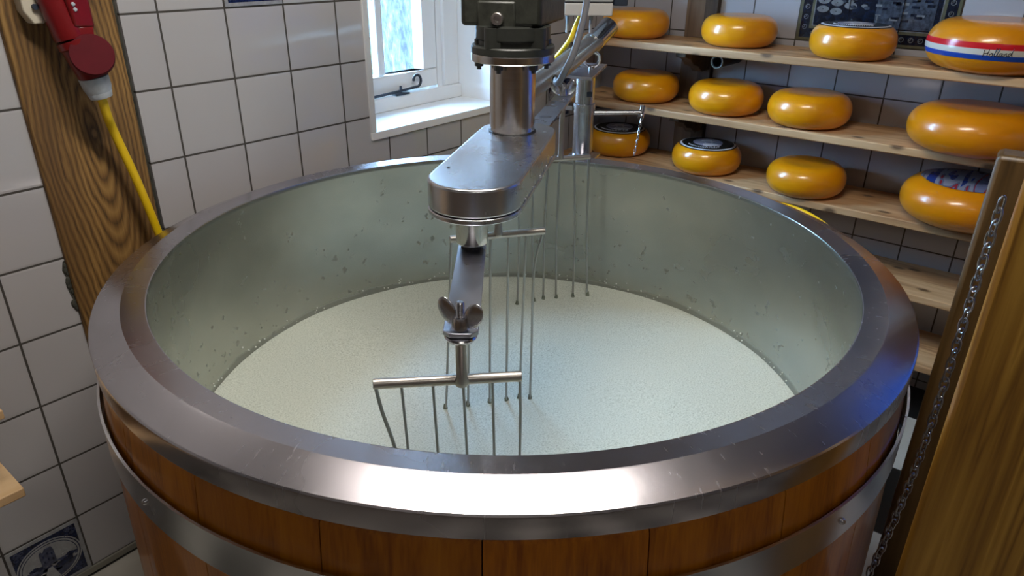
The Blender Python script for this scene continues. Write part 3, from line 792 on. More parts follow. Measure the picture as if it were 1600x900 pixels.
# handwriting "Holland" as thin pen strokes lying on the band
def stroke_word():
    L = {  # strokes on a unit grid, x right, y up
     'H': [[(0, .0), (.05, 1.0)], [(.0, .45), (.5, .55)], [(.45, .15), (.6, 1.1)]],
     'o': [[(.2, .55), (.0, .35), (.05, .1), (.25, .08), (.35, .3), (.2, .55), (.4, .5)]],
     'l': [[(.0, .2), (.25, .9), (.33, 1.15), (.22, 1.15), (.12, .5), (.15, .05), (.35, .15)]],
     'a': [[(.35, .5), (.1, .5), (.0, .2), (.12, .05), (.3, .25), (.38, .5), (.38, .1), (.5, .12)]],
     'n': [[(.0, .5), (.06, .05), (.2, .5), (.3, .5), (.34, .1), (.5, .15)]],
     'd': [[(.35, .5), (.1, .5), (.0, .2), (.12, .05), (.3, .3), (.52, 1.3), (.4, .6), (.42, .1), (.5, .1)]]}
    adv = {'H': .72, 'o': .42, 'l': .32, 'a': .52, 'n': .5, 'd': .5}
    x = 0; out = []
    for ch in 'Holland':
        for st_ in L[ch]: out.append([(x+a, b) for a, b in st_])
        x += adv[ch]
    return out, x
sw, W_ = stroke_word()
mb = MB(); H_ = .0165; sc_ = .0185
th0 = math.radians(178.5)          # where the word starts on the wheel
for st_ in sw:
    pts = []
    for a, b_ in st_:
        z = .049+b_*H_+a*.0012; th = th0+a*sc_/.165
        rr_ = rad_at(z)+.0012
        pts.append((2.330+rr_*math.cos(th), .255+rr_*math.sin(th), 1.0603+z))
    mb.tube(pts, .0009, 6)
mb.build('handwriting', M['label_black'], e, label='handwritten word Holland')
# film-wrapped wheel
e = big(2.323, .225, .645, .165, .124, 'large cheese with blue, white and red printed film, right end of third shelf', name='wrapped_cheese', bf=.5)
mb = MB()
n = 90; prf = cheese_prof(.165, .124, .5)
ring = []
random.seed(11)
vs = [(2.323, .225, .645+.1255)]; fs = []
K = 8
for j in range(1, K+1):
    for i in range(n):
        a = 2*PI*i/n; rr_ = .122*j/K*(1+.02*mn.noise(Vector((math.cos(a)*2, math.sin(a)*2, 0)))) + (.004*mn.noise(Vector((a*3, 0, 0))) if j == K else 0)
        z = .1250+.0012*mn.noise(Vector((rr_*60*math.cos(a), rr_*60*math.sin(a), 0)))+.0004-max(0, rr_-.09)**1.6*1.2
        vs.append((2.323+rr_*math.cos(a), .225+rr_*math.sin(a), .645+z))
for i in range(n): fs.append((0, 1+i, 1+(i+1) % n))
for j in range(K-1):
    for i in range(n): fs.append((1+j*n+i, 1+(j+1)*n+i, 1+(j+1)*n+(i+1) % n, 1+j*n+(i+1) % n))
mb.add(vs, fs).build('printed_film', M['film'], e, label='crinkled blue, white and red printed film')

# ------------------------------------------------------------------ cheese vat
V = empty('cheese_vat', (VC[0], VC[1], 0), 'huge round steel-lined wooden cheese vat with a broad steel rim', 'vat')
ZR = .855
c0 = (VC[0], VC[1], 0)
MB().lathe([(.0001, .20), (.585, .20), (.5925, .21), (.5933, .845), (.5930, .8530), (.5938, .8550)], c0, n=180).build('liner', M['liner'], V, ang=50)
mb = MB()
mb.lathe([(.5938, .8550), (.5952, .8556), (.6255, .8580), (.6282, .8582), (.6305, .8576), (.6700, .8428), (.6722, .8412), (.6728, .8385), (.6728, .8125), (.6700, .8118), (.664, .8122), (.650, .83), (.60, .84), (.5936, .845)], c0, n=240)
mb.build('steel_rim', M['rim'], V, ang=14)
NS = 24
for k in range(NS):
    a0 = 2*PI*k/NS+math.radians(202.3-195)+.0012; a1 = a0+2*PI/NS-.0024
    mb = MB(); outer = [(.660, .812), (.668, .80), (.676, .72), (.680, .60), (.683, .45), (.685, .2), (.685, .02)]
    vs = []; fs = []; seg = 6
    for r, z in outer:
        for j in range(seg+1):
            a = a0+(a1-a0)*j/seg; dd = -.0012 if j in (0, seg) else 0
            vs.append((c0[0]+(r+dd)*math.cos(a), c0[1]+(r+dd)*math.sin(a), z))
    nO = len(vs)
    for r, z in outer:
        for j in range(seg+1):
            a = a0+(a1-a0)*j/seg; vs.append((c0[0]+.62*math.cos(a), c0[1]+.62*math.sin(a), z))
    R_ = len(outer); W = seg+1
    for i in range(R_-1):
        for j in range(seg):
            fs.append((i*W+j, i*W+j+1, (i+1)*W+j+1, (i+1)*W+j)); fs.append((nO+i*W+j, nO+(i+1)*W+j, nO+(i+1)*W+j+1, nO+i*W+j+1))
        for j in (0, seg): fs.append((i*W+j, (i+1)*W+j, nO+(i+1)*W+j, nO+i*W+j))
    for j in range(seg):
        fs.append((j, nO+j, nO+j+1, j+1)); i = R_-1; fs.append((i*W+j, i*W+j+1, nO+i*W+j+1, nO+i*W+j))
    mb.add(vs, fs).build('stave', M[['stave_a', 'stave_b', 'stave_a', 'stave_c', 'stave_b'][(k*7) % 5]], V)
for z0, z1, r in ((.688, .744, .6785), (.16, .215, .6855)):
    mb = MB().lathe([(r, z0), (r+.0035, z0), (r+.0035, z1), (r, z1)], c0, n=160)
    hp = mb.build('hoop', M['steel'], V)
    for deg in (178, 256.5, 60):
        rv = MB(); a = math.radians(deg); rv.ellip((c0[0]+(r+.0035)*math.cos(a), c0[1]+(r+.0035)*math.sin(a), (z0+z1)/2), .0045, .0045, .0045, n=12, k=8)
        rv.build('rivet', M['steel_bright'], hp)
# milk
mb = MB(); n = 128; K = 60; vs = [(c0[0], c0[1], .522)]; fs = []
def mz(x, y): return .522+.0022*mn.noise(Vector((x*5, y*5, 0)))+.0007*mn.noise(Vector((x*22, y*22, 3)))
for j in range(1, K+1):
    for i in range(n):
        a = 2*PI*i/n; r = .5924*j/K; x, y = c0[0]+r*math.cos(a), c0[1]+r*math.sin(a); vs.append((x, y, mz(x, y)))
for i in range(n): fs.append((0, 1+i, 1+(i+1) % n))
for j in range(K-1):
    for i in range(n): fs.append((1+j*n+i, 1+(j+1)*n+i, 1+(j+1)*n+(i+1) % n, 1+j*n+(i+1) % n))
mb.add(vs, fs).build('curdling_milk', M['milk'], label='pale greenish white curdling milk filling the vat', cat='milk', loc=(c0[0], c0[1], .522))
random.seed(21); mb = MB()
for i in range(150):
    a = random.uniform(0, 2*PI); z = .526+abs(random.gauss(0, .010)); s_ = random.uniform(.0008, .0022)
    mb.ellip((c0[0]+.5918*math.cos(a), c0[1]+.5918*math.sin(a), z), s_, s_, s_, n=6, k=4)
mb.build('foam_flecks', M['foam'], label='tiny white flecks of foam stuck to the vat wall just above the milk', cat='foam', kind='stuff', loc=(c0[0], c0[1], .53))

# ------------------------------------------------------------------ stirring drive
CX = (.947, .762); UU = Vector((.9, .436, 0)).normalized(); NN = Vector((-.436, .9, 0)).normalized(); SPN = Vector((.7067, .640, 0))
D0 = empty('stirring_drive', (CX[0], CX[1], 1.19), 'overhead stirring drive with grey cast gearbox, steel shaft and flat arm housing above the vat', 'stirring machine')
gb = [(.8902, .8214), (.9474, .7073), (1.0858, .7589), (1.06, .885), (.985, .903)]
mb = MB(); mb.prism(gb, 1.2325, 1.75); gbo = mb.build('gearbox', M['cast'], D0, bevel=.006, seg=3)
mb = MB(); mb.lathe([(.0001, 1.2335), (.060, 1.2335), (.060, 1.215), (.057, 1.212), (.057, 1.2045), (.0001, 1.2045)], (CX[0], CX[1], 0), n=64)
for a in (.3, 1.75, 3.2, 4.6):
    p = Vector((CX[0]+.055*math.cos(a), CX[1]+.055*math.sin(a), 0)); mb.cyl((p.x, p.y, 1.203), (p.x, p.y, 1.2335), .013, n=20)
mb.build('gearbox_neck', M['cast_blue'], D0, ang=40)
# boss with hex plug on the front face
fa = Vector((.8902, .8214, 1.2325)); fb = Vector((.9474, .7073, 1.2325)); fd = (fb-fa).normalized(); fn = Vector((fd.y, -fd.x, 0))
if fn.x > 0: fn = -fn
pc = fa+(fb-fa)*.47+Vector((0, 0, .012))
mb = MB(); mb.box((-.034, .0005, -.022), (.028, .012, .026))
Mx = Matrix((fd, -fn, Vector((0, 0, 1)))).transposed()
mb.v = [Mx @ v + pc - fn*(-.004) for v in mb.v]
mb.build('plug_boss', M['cast'], gbo, bevel=.004)
mb = MB(); b0 = pc+fn*.006
mb.lathe([(.0001, .002), (.005, .002), (.005, .006), (.0085, .006), (.0098, .0045), (.0098, -.004)], b0, n=32, axis=fn)
pl = mb.build('drain_plug', M['steel_dull'], gbo, ang=30, label='steel hex socket plug')
MB().cyl(b0+fn*.0022, b0+fn*.004, .0045, n=6).build('socket', M['black'], pl) if False else None
# flanges
MB().lathe([(.0001, 1.2045), (.066, 1.2045), (.0675, 1.2025), (.0675, 1.1925), (.0001, 1.1925)], (CX[0], CX[1], 0), n=72).build('upper_flange', M['cast_blue'], D0, ang=30)
MB().lathe([(.0001, 1.1923), (.067, 1.1923), (.0678, 1.191), (.0678, 1.181), (.067, 1.1798), (.0001, 1.1798)], (CX[0], CX[1], 0), n=72).build('lower_flange', M['steel_col'], D0, ang=30)
for k in range(6):
    a = math.radians(195+k*60+0); p = Vector((CX[0]+.055*math.cos(a), CX[1]+.055*math.sin(a), 0))
    mb = MB(); mb.lathe([(.0001, 1.166), (.0038, 1.166), (.0038, 1.171), (.0072, 1.171), (.0072, 1.1798), (.0038, 1.18), (.0038, 1.204), (.0072, 1.2045), (.0072, 1.2125), (.0001, 1.2125)], (p.x, p.y, 0), n=6)
    mb.build('flange_bolt', M['cast_blue'], D0, smooth=False)
MB().cyl((CX[0], CX[1], 1.06), (CX[0], CX[1], 1.18), .0375, n=96).build('shaft', M['steel_col'], D0, ang=30)
MB().torus((CX[0], CX[1], 1.0655), .0385, .0016, n=64, k=8).build('seal_ring', M['black'], D0)
# arm housing (stadium)
def stadium(p, q_, r, n=24):
    p = Vector(p); q_ = Vector(q_); d = (q_-p); d.z = 0; d.normalize(); s_ = Vector((-d.y, d.x, 0)); out = []
    for i in range(n+1):
        a = -PI/2+PI*i/n; v = q_+d*(r*math.cos(a))+s_*(r*math.sin(a)); out.append((v.x, v.y))
    for i in range(n+1):
        a = PI/2+PI*i/n; v = p+d*(r*math.cos(a))+s_*(r*math.sin(a)); out.append((v.x, v.y))
    return out
pF = UU*.915+NN*.262; pB = UU*1.195+NN*.266
mb = MB(); mb.prism(stadium(pF, pB, .0650), 1.0245, 1.065)
ho = mb.build('arm_housing', M['steel'], D0, bevel=.004, seg=3)
MB().prism(stadium(pF, pB, .0655), 1.0165, 1.0240).build('base_plate', M['steel'], D0, bevel=.0015)
for k in range(5):
    mb = MB(); p = pF+(pB-pF)*(.1+.2*k)+Vector((UU.y, -UU.x, 0))*.0652
    mb.ellip((p.x, p.y, 1.0285), .0018, .0018, .0018, n=8, k=6)
    mb.build('side_screw', M['steel_bright'], ho)
mb = MB(); sp_ = (.7140, .6890, 1.0652); mb.cyl(sp_, (sp_[0], sp_[1], 1.0660), .0022, n=12); mb.build('top_screw', M['black'], ho)
# spindle
mb = MB(); mb.lathe([(.0001, 1.0165), (.0225, 1.0165), (.0225, .970), (.0215, .968), (.0001, .968)], (SPN.x, SPN.y, 0), n=48); mb.build('spindle', M['steel_col'], D0, ang=30)
MB().cyl((SPN.x, SPN.y, .9600), (SPN.x, SPN.y, .9685), .0165, n=6).build('spindle_nut', M['black'], D0, smooth=False)
# revolving flat arm
aF = Vector((.508, .480, 0)); dA = (aF-SPN); dA.z = 0; dA.normalize(); sA = Vector((-dA.y, dA.x, 0)); aB = SPN+(SPN-aF)
def flat(p, q_, w_, z0, z1, cut=.008):
    d = (q_-p).normalized(); s_ = Vector((-d.y, d.x, 0)); h_ = w_/2
    pts = [p+d*0+s_*(h_-cut), p+d*cut+s_*h_, q_-d*cut+s_*h_, q_+s_*(h_-cut), q_-s_*(h_-cut), q_-d*cut-s_*h_, p+d*cut-s_*h_, p-s_*(h_-cut)]
    return MB().prism([(v.x, v.y) for v in pts], z0, z1)
flat(aB, aF, .040, .955, .9605).build('revolving_arm', M['steel_plate'], D0, bevel=.0008)
# fixed rear arm with slot
rF = UU*1.235+NN*.262; rB = Vector((1.425, .984, 0)); dR = (rB-rF).normalized(); sR = Vector((-dR.y, dR.x, 0))
mb = MB(); hw = .021; zz0, zz1 = 1.0295, 1.0355
hc = Vector((1.182, .866, 0)); L_ = (rB-rF).length; hu = (hc-rF).dot(dR); hr = .0125
# plate outline with a circular hole: build as quads around the hole
def PR(a, b): v = rF+dR*a+sR*b; return (v.x, v.y)
nH = 24; circ = [(hu+hr*math.cos(2*PI*i/nH+PI/4), hr*math.sin(2*PI*i/nH+PI/4)) for i in range(nH)]
sq = []
for i in range(nH):
    a = 2*PI*i/nH+PI/4; c_, s_ = math.cos(a), math.sin(a); k_ = hw/max(abs(c_), abs(s_)); sq.append((hu+k_*c_, k_*s_))
for z_ in (zz0, zz1):
    pass
vs = [(*PR(*p), z_) for z_ in (zz0, zz1) for p in circ+sq]; fs = []
for i in range(nH):
    j = (i+1) % nH
    fs.append((i, j, nH+j, nH+i)); fs.append((2*nH+i, 3*nH+i, 3*nH+j, 2*nH+j)); fs.append((i, 2*nH+i, 2*nH+j, j))
mb.add(vs, fs)
def seg_(a0, a1, cut=0):
    pts = [PR(a0, -hw), PR(a1-cut, -hw), PR(a1, -hw+cut), PR(a1, hw-cut), PR(a1-cut, hw), PR(a0, hw)] if cut else [PR(a0, -hw), PR(a1, -hw), PR(a1, hw), PR(a0, hw)]
    mb.prism(pts, zz0, zz1)
seg_(0, hu-hw); seg_(hu+hw, L_, .006)
mb.build('rear_arm', M['steel_plate'], D0, smooth=False)

# ------------------------------------------------------------------ harps
def wing_nut(parent, c, sc=1.0, ang=0.0, tilt=0):
    c = Vector(c); mb = MB()
    mb.lathe([(.0001, 0), (.0092*sc, 0), (.0088*sc, .008*sc), (.0075*sc, .0125*sc), (.0001, .0125*sc)], c, n=24)
    for s_ in (-1, 1):
        d = Vector((math.cos(ang)*s_, math.sin(ang)*s_, 0)); nrm = Vector((-d.y, d.x, 0))
        up = (Vector((0, 0, 1))*.90+d*.42).normalized(); sd = nrm.cross(up).normalized()
        Mw = Matrix((sd, nrm, up)).transposed()
        mb.ellip(c+d*.0150*sc+Vector((0, 0, .0160*sc)), .0100*sc, .0024*sc, .0155*sc, Mw, n=24, k=14)
    return mb.build('wing_nut', M['steel_bright'], parent, ang=40)
def wire(path, name, parent, r=.0022, mat='steel_wire'):
    return MB().tube(path, r, 10).build(name, M[mat], parent)
def smooth_path(p, n=6):
    p = [Vector(q_) for q_ in p]; out = []
    for i in range(len(p)-1):
        a, b_ = p[i], p[i+1]; pa = p[i-1] if i else a; pb = p[i+2] if i+2 < len(p) else b_
        for k in range(n):
            t_ = k/n; out.append(.5*((2*a)+(b_-pa)*t_+(2*pa-5*a+4*b_-pb)*t_*t_+(3*a-pa-3*b_+pb)*t_**3))
    out.append(p[-1]); return out
def harp(label, e0, e1, stem, ztop, boltz, wires, nutang, cap=True, r=.0064, nsc=1.0, wr=.0018):
    e0 = Vector(e0); e1 = Vector(e1)
    H = empty('curd_harp', (stem[0], stem[1], e0.z), label, 'curd harp', 'wire curd harps hanging in the vat')
    MB().tube([e0, e1], r, 24).build('crossbar', M['steel_dull'], H, bevel=.0008)
    MB().lathe([(.0072, ztop), (.0066, ztop-.012), (.0066, e0.z+.010), (.0085, e0.z+.003), (.0075, e0.z-.001)], (stem[0], stem[1], 0), n=28).build('stem', M['steel_dull'], H)
    mb = MB()
    if cap:
        mb.lathe([(.0001, ztop-.001), (.017, ztop-.001), (.0185, ztop-.003), (.016, ztop-.007), (.010, ztop-.010), (.0001, ztop-.010)], (stem[0], stem[1], 0), n=36)
        mb.build('collar', M['steel_bright'], H)
    mb = MB()
    prof = [(.0001, ztop-.004), (.0045, ztop-.004)]; z = ztop
    while z < boltz: prof += [(.0050, z), (.0043, z+.0009)]; z += .0018
    prof += [(.0036, boltz+.001), (.0001, boltz+.001)]
    mb.lathe(prof, (stem[0], stem[1], 0), n=20); mb.build('bolt', M['steel_bright'], H, ang=20)
    wing_nut(H, (stem[0], stem[1], ztop+.0075), nsc, nutang)
    for w_ in wires:
        p_ = Vector(w_[-1]); cl = MB(); random.seed(int(p_.x*9999))
        for _ in range(1): cl.lathe([(.0001, .519), (.0052, .5205), (.0040, .5235), (.0033, .5275), (wr, .532)], (p_.x, p_.y, 0), n=9)
        cl.v = [v+Vector((random.uniform(-.001, .001), random.uniform(-.001, .001), 0)) for v in cl.v]
        cl.build('curd_clump', M['clump'], H)
        wire(w_, 'wire', H, wr*1.3 if w_ is wires[0] and wr < .002 else wr)
    return H
RA = math.atan2(cR.y, cR.x)
zc = .888
# front harp
e0, e1 = Vector((.4511, .5665, zc)), Vector((.5743, .4445, zc)); tt = (e1-e0).normalized()
ws = []
for k, (f_, dx) in enumerate(((.010, .030), (.185, .012), (.395, .010), (.60, .010), (.80, .007), (.988, -.002))):
    p = e0+(e1-e0)*f_; q_ = p+tt*dx
    if k == 0: ws.append(smooth_path([p, p+Vector((0, 0, -.04))+tt*.006, p+Vector((0, 0, -.09))+tt*.017, p+Vector((0, 0, -.16))+tt*.026, p+Vector((0, 0, -.388))+tt*.040]))
    elif k == 5: ws.append([p, p+Vector((0, 0, -.05))+tt*.0015, p+Vector((0, 0, -.12))+tt*.0015, (q_.x, q_.y, .50)])
    else: ws.append([p, (q_.x, q_.y, .50)])
harp('steel wire curd harp nearest the viewer, on the front end of the arm', e0, e1, (.517, .4875), .955, .994, ws, RA-.45, nsc=1.1)
# middle harp
e0, e1 = Vector((.8378, .8103, zc)), Vector((.977, .7098, zc))
ent = [(.841, .8394), (.8773, .8128), (.9133, .7867), (.9398, .7654), (.9616, .7498), (.9738, .7315)]
fr = (.015, .20, .42, .61, .80, .985); ws = []
for k, (x, y) in enumerate(ent):
    p = e0+(e1-e0)*fr[k]; q_ = Vector((x, y, .50))
    if k == 5: ws.append(smooth_path([p, p+(q_-p)*.2-(e1-e0).normalized()*.012, p+(q_-p)*.6-(e1-e0).normalized()*.006, q_]))
    else: ws.append([p, p+(q_-p)*.5+Vector((0, 0, 0)), q_])
harp('steel wire curd harp in the middle of the vat, behind the spindle', e0, e1, (.9075, .7597), .955, .985, ws, RA+.6, wr=.0023)
# rear harp
e0, e1 = Vector((1.296, 1.028, zc)), Vector((1.448, .924, zc))
ent = [(1.2887, 1.0158), (1.3305, .9944), (1.3553, .9821), (1.3827, .9611), (1.4167, .9323), (1.4478, .907)]
ws = []
for k, (x, y) in enumerate(ent):
    p = e0+(e1-e0)*(.01, .22, .42, .58, .78, .985)[k]; q_ = Vector((x, y, .50)); mid = p+(q_-p)*.5+(e1-e0).normalized()*(.004 if k in (0, 4) else -.003)
    ws.append(smooth_path([p, mid, q_]))
harp('steel wire curd harp at the back of the vat beside the lift post', e0, e1, (1.3874, .9672), 1.0292, 1.060, ws, RA-.15, cap=False, nsc=1.15, wr=.0026)

# ------------------------------------------------------------------ lift post and pipes behind the vat
LP = (1.600, 1.0465)
L0 = empty('lift_post', (LP[0], LP[1], 0), 'round steel lift post behind the vat rim with a flat plate on top', 'post')
s_ = .0275
MB().cyl((LP[0], LP[1], 0), (LP[0], LP[1], .975), .0262, n=48).build('outer_tube', M['steel_bright'], L0, ang=30)
MB().cyl((LP[0], LP[1], .955), (LP[0], LP[1], 1.045), .0242, n=48).build('inner_tube', M['steel_bright'], L0, ang=30)
mb = MB(); mb.lathe([(.0262, .952), (.0282, .953), (.0282, .977), (.0262, .978)], (LP[0], LP[1], 0), n=48); mb.build('clamp_collar', M['steel'], L0)
MB().lathe([(.0001, .0), (.07, .0), (.07, .008), (.028, .010)], (LP[0], LP[1], 0), n=36).build('base_flange', M['steel'], L0)
q4 = [(1.548, 1.078), (1.553, .9980), (1.7739, 1.0923), (1.7511, 1.1705)]
mb = MB(); mb.prism(q4, 1.045, 1.0525); mb.build('top_plate', M['steel_plate'], L0, bevel=.001)
# flange plate at rim height
pp = Vector((LP[0], LP[1], .842)); mb = MB(); mb.box((LP[0]-.035, LP[1]-.045, .838), (LP[0]+.03, LP[1]+.03, .844), rot=RA+1.2); mb.build('rim_plate', M['steel_bright'], L0, bevel=.001)
mb = MB(); mb.cyl((LP[0]-.012, LP[1]+.03, .962), (LP[0]-.02, LP[1]+.050, .962), .006, n=6); mb.build('clamp_bolt', M['steel_dull'], L0)
# slot
sl = Vector((LP[0], LP[1], 1.004)); dv = Vector((-LP[0], -LP[1], 0)).normalized(); sd_ = Vector((-dv.y, dv.x, 0))
mb = MB(); c_ = sl+dv*.0238+sd_*.010; mb.plate([c_+sd_*.008+Vector((0, 0, .006)), c_-sd_*.008+Vector((0, 0, .006)), c_-sd_*.008-Vector((0, 0, .006)), c_+sd_*.008-Vector((0, 0, .006))], -dv, .004); mb.build('slot', M['iron'], L0)
# eye bolt on the top plate
eb = MB(); eb.torus((1.665, 1.073, 1.077), .020, .0045, axis=(cF.x, cF.y, 0.2)); eb.cyl((1.665, 1.073, 1.0525), (1.665, 1.073, 1.060), .008, n=16)
eb.build('eye_bolt', M['steel_bright'], label='blue tinged steel eye bolt standing on the flat plate of the lift post', cat='eye bolt', loc=(1.665, 1.073, 1.0525))
# side bar with T end and chain
bar = MB(); bA = Vector((1.618, 1.034, .9535)); bB = Vector((1.680, .925, .9560))
bA = Vector((1.612, 1.030, .952)); bB = Vector((1.690, .927, .9545))
bar.cyl(bA, bB, .0078, n=24)
bo = bar.build('side_bar', M['steel_bright'], L0)
mb = MB(); mb.cyl(bB+Vector((.012, .004, .014)), bB+Vector((-.010, -.004, -.012)), .0075, n=20); mb.build('end_pin', M['steel_bright'], bo)
def chain(name, label, pts_top, pts_bot, pitch, r, wlen, wwid, mat, n=None, twist=0, curve=None):
    a = Vector(pts_top); b_ = Vector(pts_bot); L_ = (b_-a).length; n = n or int(L_/pitch)
    R0 = empty(name, a, label, 'chain')
    d = (b_-a).normalized(); x = d.cross(Vector((0, 1, 0))).normalized(); y = d.cross(x)
    for i in range(n):
        c = a+d*(pitch*(i+.5))
        if curve: c = c+curve(i/n)
        ang = twist+(PI/2 if i % 2 else 0)+.12*math.sin(i*1.7)
        A = x*math.cos(ang)+y*math.sin(ang); nrm = d.cross(A)
        mb = MB(); vs = []; fs = []; N = 20; K_ = 7
        for j in range(N):
            t_ = 2*PI*j/N; ct, st_ = math.cos(t_), math.sin(t_)
            st2 = math.copysign(abs(st_)**.8, st_); ct2 = math.copysign(abs(ct)**.8, ct)
            ctr = c+A*(wwid*ct2)+d*(wlen*st2); e_ = (A*ct*wlen+d*st_*wwid).normalized()
            for k in range(K_):
                q_ = 2*PI*k/K_; vs.append(ctr+e_*(r*math.cos(q_))+nrm*(r*math.sin(q_)))
        for j in range(N):
            for k in range(K_): fs.append((j*K_+k, ((j+1) % N)*K_+k, ((j+1) % N)*K_+(k+1) % K_, j*K_+(k+1) % K_))
        mb.add(vs, fs).build('link', M[mat], R0)
    return R0
chain('retaining_chain', 'thin steel chain hanging from the end of the lift post side bar', (1.682, .920, .952), (1.642, .9125, .848), .0082, .0009, .0055, .0027, 'steel_bright')
# large slanting pipe, chrome end, thin tube
P0 = Vector((1.237, .976, 1.0525)); P1 = Vector((1.7715, 1.1443, 1.1024))
G0 = empty('drain_pipe', P0, 'thick dull steel pipe slanting behind the gearbox with a chrome end', 'pipe')
MB().tube([P0-(P1-P0)*.1, P0, P0+(P1-P0)*.5, P1], .0235, 32).build('pipe_body', M['steel_dull'], G0)
d = Vector((1.835, 1.1334, 1.1457))-Vector((1.776, 1.1411, 1.1057))
MB().lathe([(.0001, -.01), (.026, -.01), (.0285, -.004), (.0285, .012), (.026, .016), (.0001, .016)], P1, n=36, axis=(P1-P0)).build('pipe_joint', M['steel_dull'], G0)
E0 = Vector((1.772, 1.140, 1.104)); E1 = Vector((1.838, 1.130, 1.147))
MB().tube([E0, E1], .0265, 36).build('chrome_end', M['steel_bright'], G0, bevel=.002)
T0 = Vector((1.3401, .9563, 1.0795)); T1 = Vector((1.7408, 1.10, 1.1104)); dT = (T1-T0).normalized()
mb = MB(); mb.lathe([(.0085, .0), (.0115, .0), (.0115, (T1-T0).length), (.0001, (T1-T0).length)], T0, n=24, axis=dT); mb.lathe([(.0085, 0), (.0085, .06), (.0001, .06)], T0, n=24, axis=dT)
tb = mb.build('cable_tube', M['steel_dull'], label='thin slanting steel tube swallowing the grey cable at its open end', cat='tube', loc=T0)
MB().lathe([(.0001, .004), (.0083, .004), (.0083, .02)], T0, n=20, axis=dT).build('bore_shade', M['black'], tb)  # black disc stands in for the shade inside the open tube
MB().tube(smooth_path([(1.325, .872, 1.33), (1.3067, .8619, 1.2494), (1.290, .860, 1.2028), (1.268, .862, 1.1504), (1.258, .873, 1.118), (1.282, .905, 1.088), (1.318, .938, 1.0775), (1.350, .9600, 1.0800)]), .0070, 16).build('grey_cable', M['grey_cable'],
    label='grey cable curving down in front of the white box into the thin steel tube', cat='cable', loc=(1.3, .9, 1.1))
# white control box above
B0 = empty('control_box', (1.73, 1.13, 1.18), 'off white control box with a grey lid above the slanting pipe', 'box')
ux = Vector((1.7407-1.6602, 1.0652-1.1648, 0)); uw = ux.length; ux.normalize(); uy = Vector((-ux.y, ux.x, 0)); uy = uy if uy.dot(Vector((1, 1, 0))) > 0 else -uy
o_ = Vector((1.6602, 1.1648, 0))
def pbox(a0, a1, b0, b1): return [(v.x, v.y) for v in (o_+ux*a0+uy*b0, o_+ux*a1+uy*b0, o_+ux*a1+uy*b1, o_+ux*a0+uy*b1)]
MB().prism(pbox(0, uw, 0, .09), 1.180, 1.212).build('case', M['white_plastic'], B0, bevel=.003)
MB().prism(pbox(.002, uw-.002, .002, .088), 1.212, 1.2145).build('gasket', M['black'], B0)
MB().prism(pbox(0, uw, 0, .09), 1.2145, 1.30).build('lid', plain('pale grey lid', (.36, .37, .38), .5), B0, bevel=.003)
MB().prism(pbox(uw+.002, uw+.040, .01, .05), 1.205, 1.25).build('clamp', M['iron'], B0, bevel=.003)
for a in (.012, .055, .075):
    v = o_+ux*a+uy*.03; mb = MB(); mb.cyl((v.x, v.y, 1.168), (v.x, v.y, 1.180), .0062, n=6); mb.cyl((v.x, v.y, 1.135), (v.x, v.y, 1.168), .0038, n=16)
    mb.build('cable_gland', M['grey_plastic'], B0)
MB().tube(smooth_path([(1.715, 1.150, 1.1795), (1.712, 1.160, 1.155), (1.70, 1.175, 1.11), (1.72, 1.26, 1.03), (1.68, 1.33, .93), (1.66, 1.36, .80), (1.66, 1.36, .45)]), .0062, 14).build('yellow_hose', M['yellow'],
    label='yellow hose running down from the white control box behind the vat', cat='hose', loc=(1.7, 1.2, 1.0))
# yellow hose lying round the back of the rim
pts = []
for i in range(16):
    dg = -62+i*4.6; a = math.radians(dg); pts.append((VC[0]+.704*math.cos(a), VC[1]+.704*math.sin(a), .826-.030*((dg+27)/13)**2))
MB().tube(smooth_path(pts, 3), .0068, 12).build('yellow_hose', M['yellow'], label='yellow hose showing as a thin line beyond the right rim of the vat', cat='hose', loc=pts[0])

# ------------------------------------------------------------------ red socket, plug and cable on the oak post
K0 = empty('wall_socket', (.55, YA-.012, 1.20), 'red industrial wall socket with a round flap fixed on the oak post', 'socket')
mb = MB(); poly = [(.508, 1.42), (.508, 1.237), (.520, 1.214), (.5365, 1.2145), (.560, 1.235), (.60, 1.235), (.60, 1.42)]
mb.plate([(x, YA-.045, z) for x, z in poly], (0, 1, 0), .033); mb.build('back_plate', M['cream'], K0, bevel=.002)
mb = MB(); mb.cyl((.527, YA-.045, 1.243), (.527, YA-.052, 1.243), .0048, n=12); mb.build('fixing_bolt', M['iron'], K0)
ax0 = Vector((.545, 1.515, 1.36)); ax1 = Vector((.5655, 1.478, 1.186)); dk = (ax1-ax0).normalized()
mb = MB(); mb.lathe([(.0001, 0), (.0275, 0), (.0280, (ax1-ax0).length-.006), (.0265, (ax1-ax0).length), (.0001, (ax1-ax0).length)], ax0, n=40, axis=dk); mb.build('socket_body', M['red'], K0, ang=35)
mb = MB(); mb.plate([(.553, 1.462, 1.40), (.607, 1.466, 1.40), (.603, 1.457, 1.205), (.5655, 1.451, 1.209)], (0, 1, 0), .045); mb.build('terminal_cover', M['red'], K0, bevel=.005)
for x, z in ((.5722, 1.2475), (.5737, 1.2386)):
    mb = MB(); mb.lathe([(.0001, .002), (.0018, .0022), (.0032, .0015), (.0036, -.001)], (x, 1.4535, z), n=14, axis=(0, -1, 0)); mb.build('cover_screw', M['grey_collar'], K0)
mb = MB(); mb.plate([(.5705, 1.456, 1.211), (.600, 1.457, 1.209), (.594, 1.450, 1.180), (.574, 1.450, 1.182)], (0, 1, 0), .012); mb.build('hinge_arm', M['red'], K0, bevel=.003)
fc = Vector((.5790, 1.440, 1.1620)); fdir = Vector((-.33, -.86, .34)).normalized()
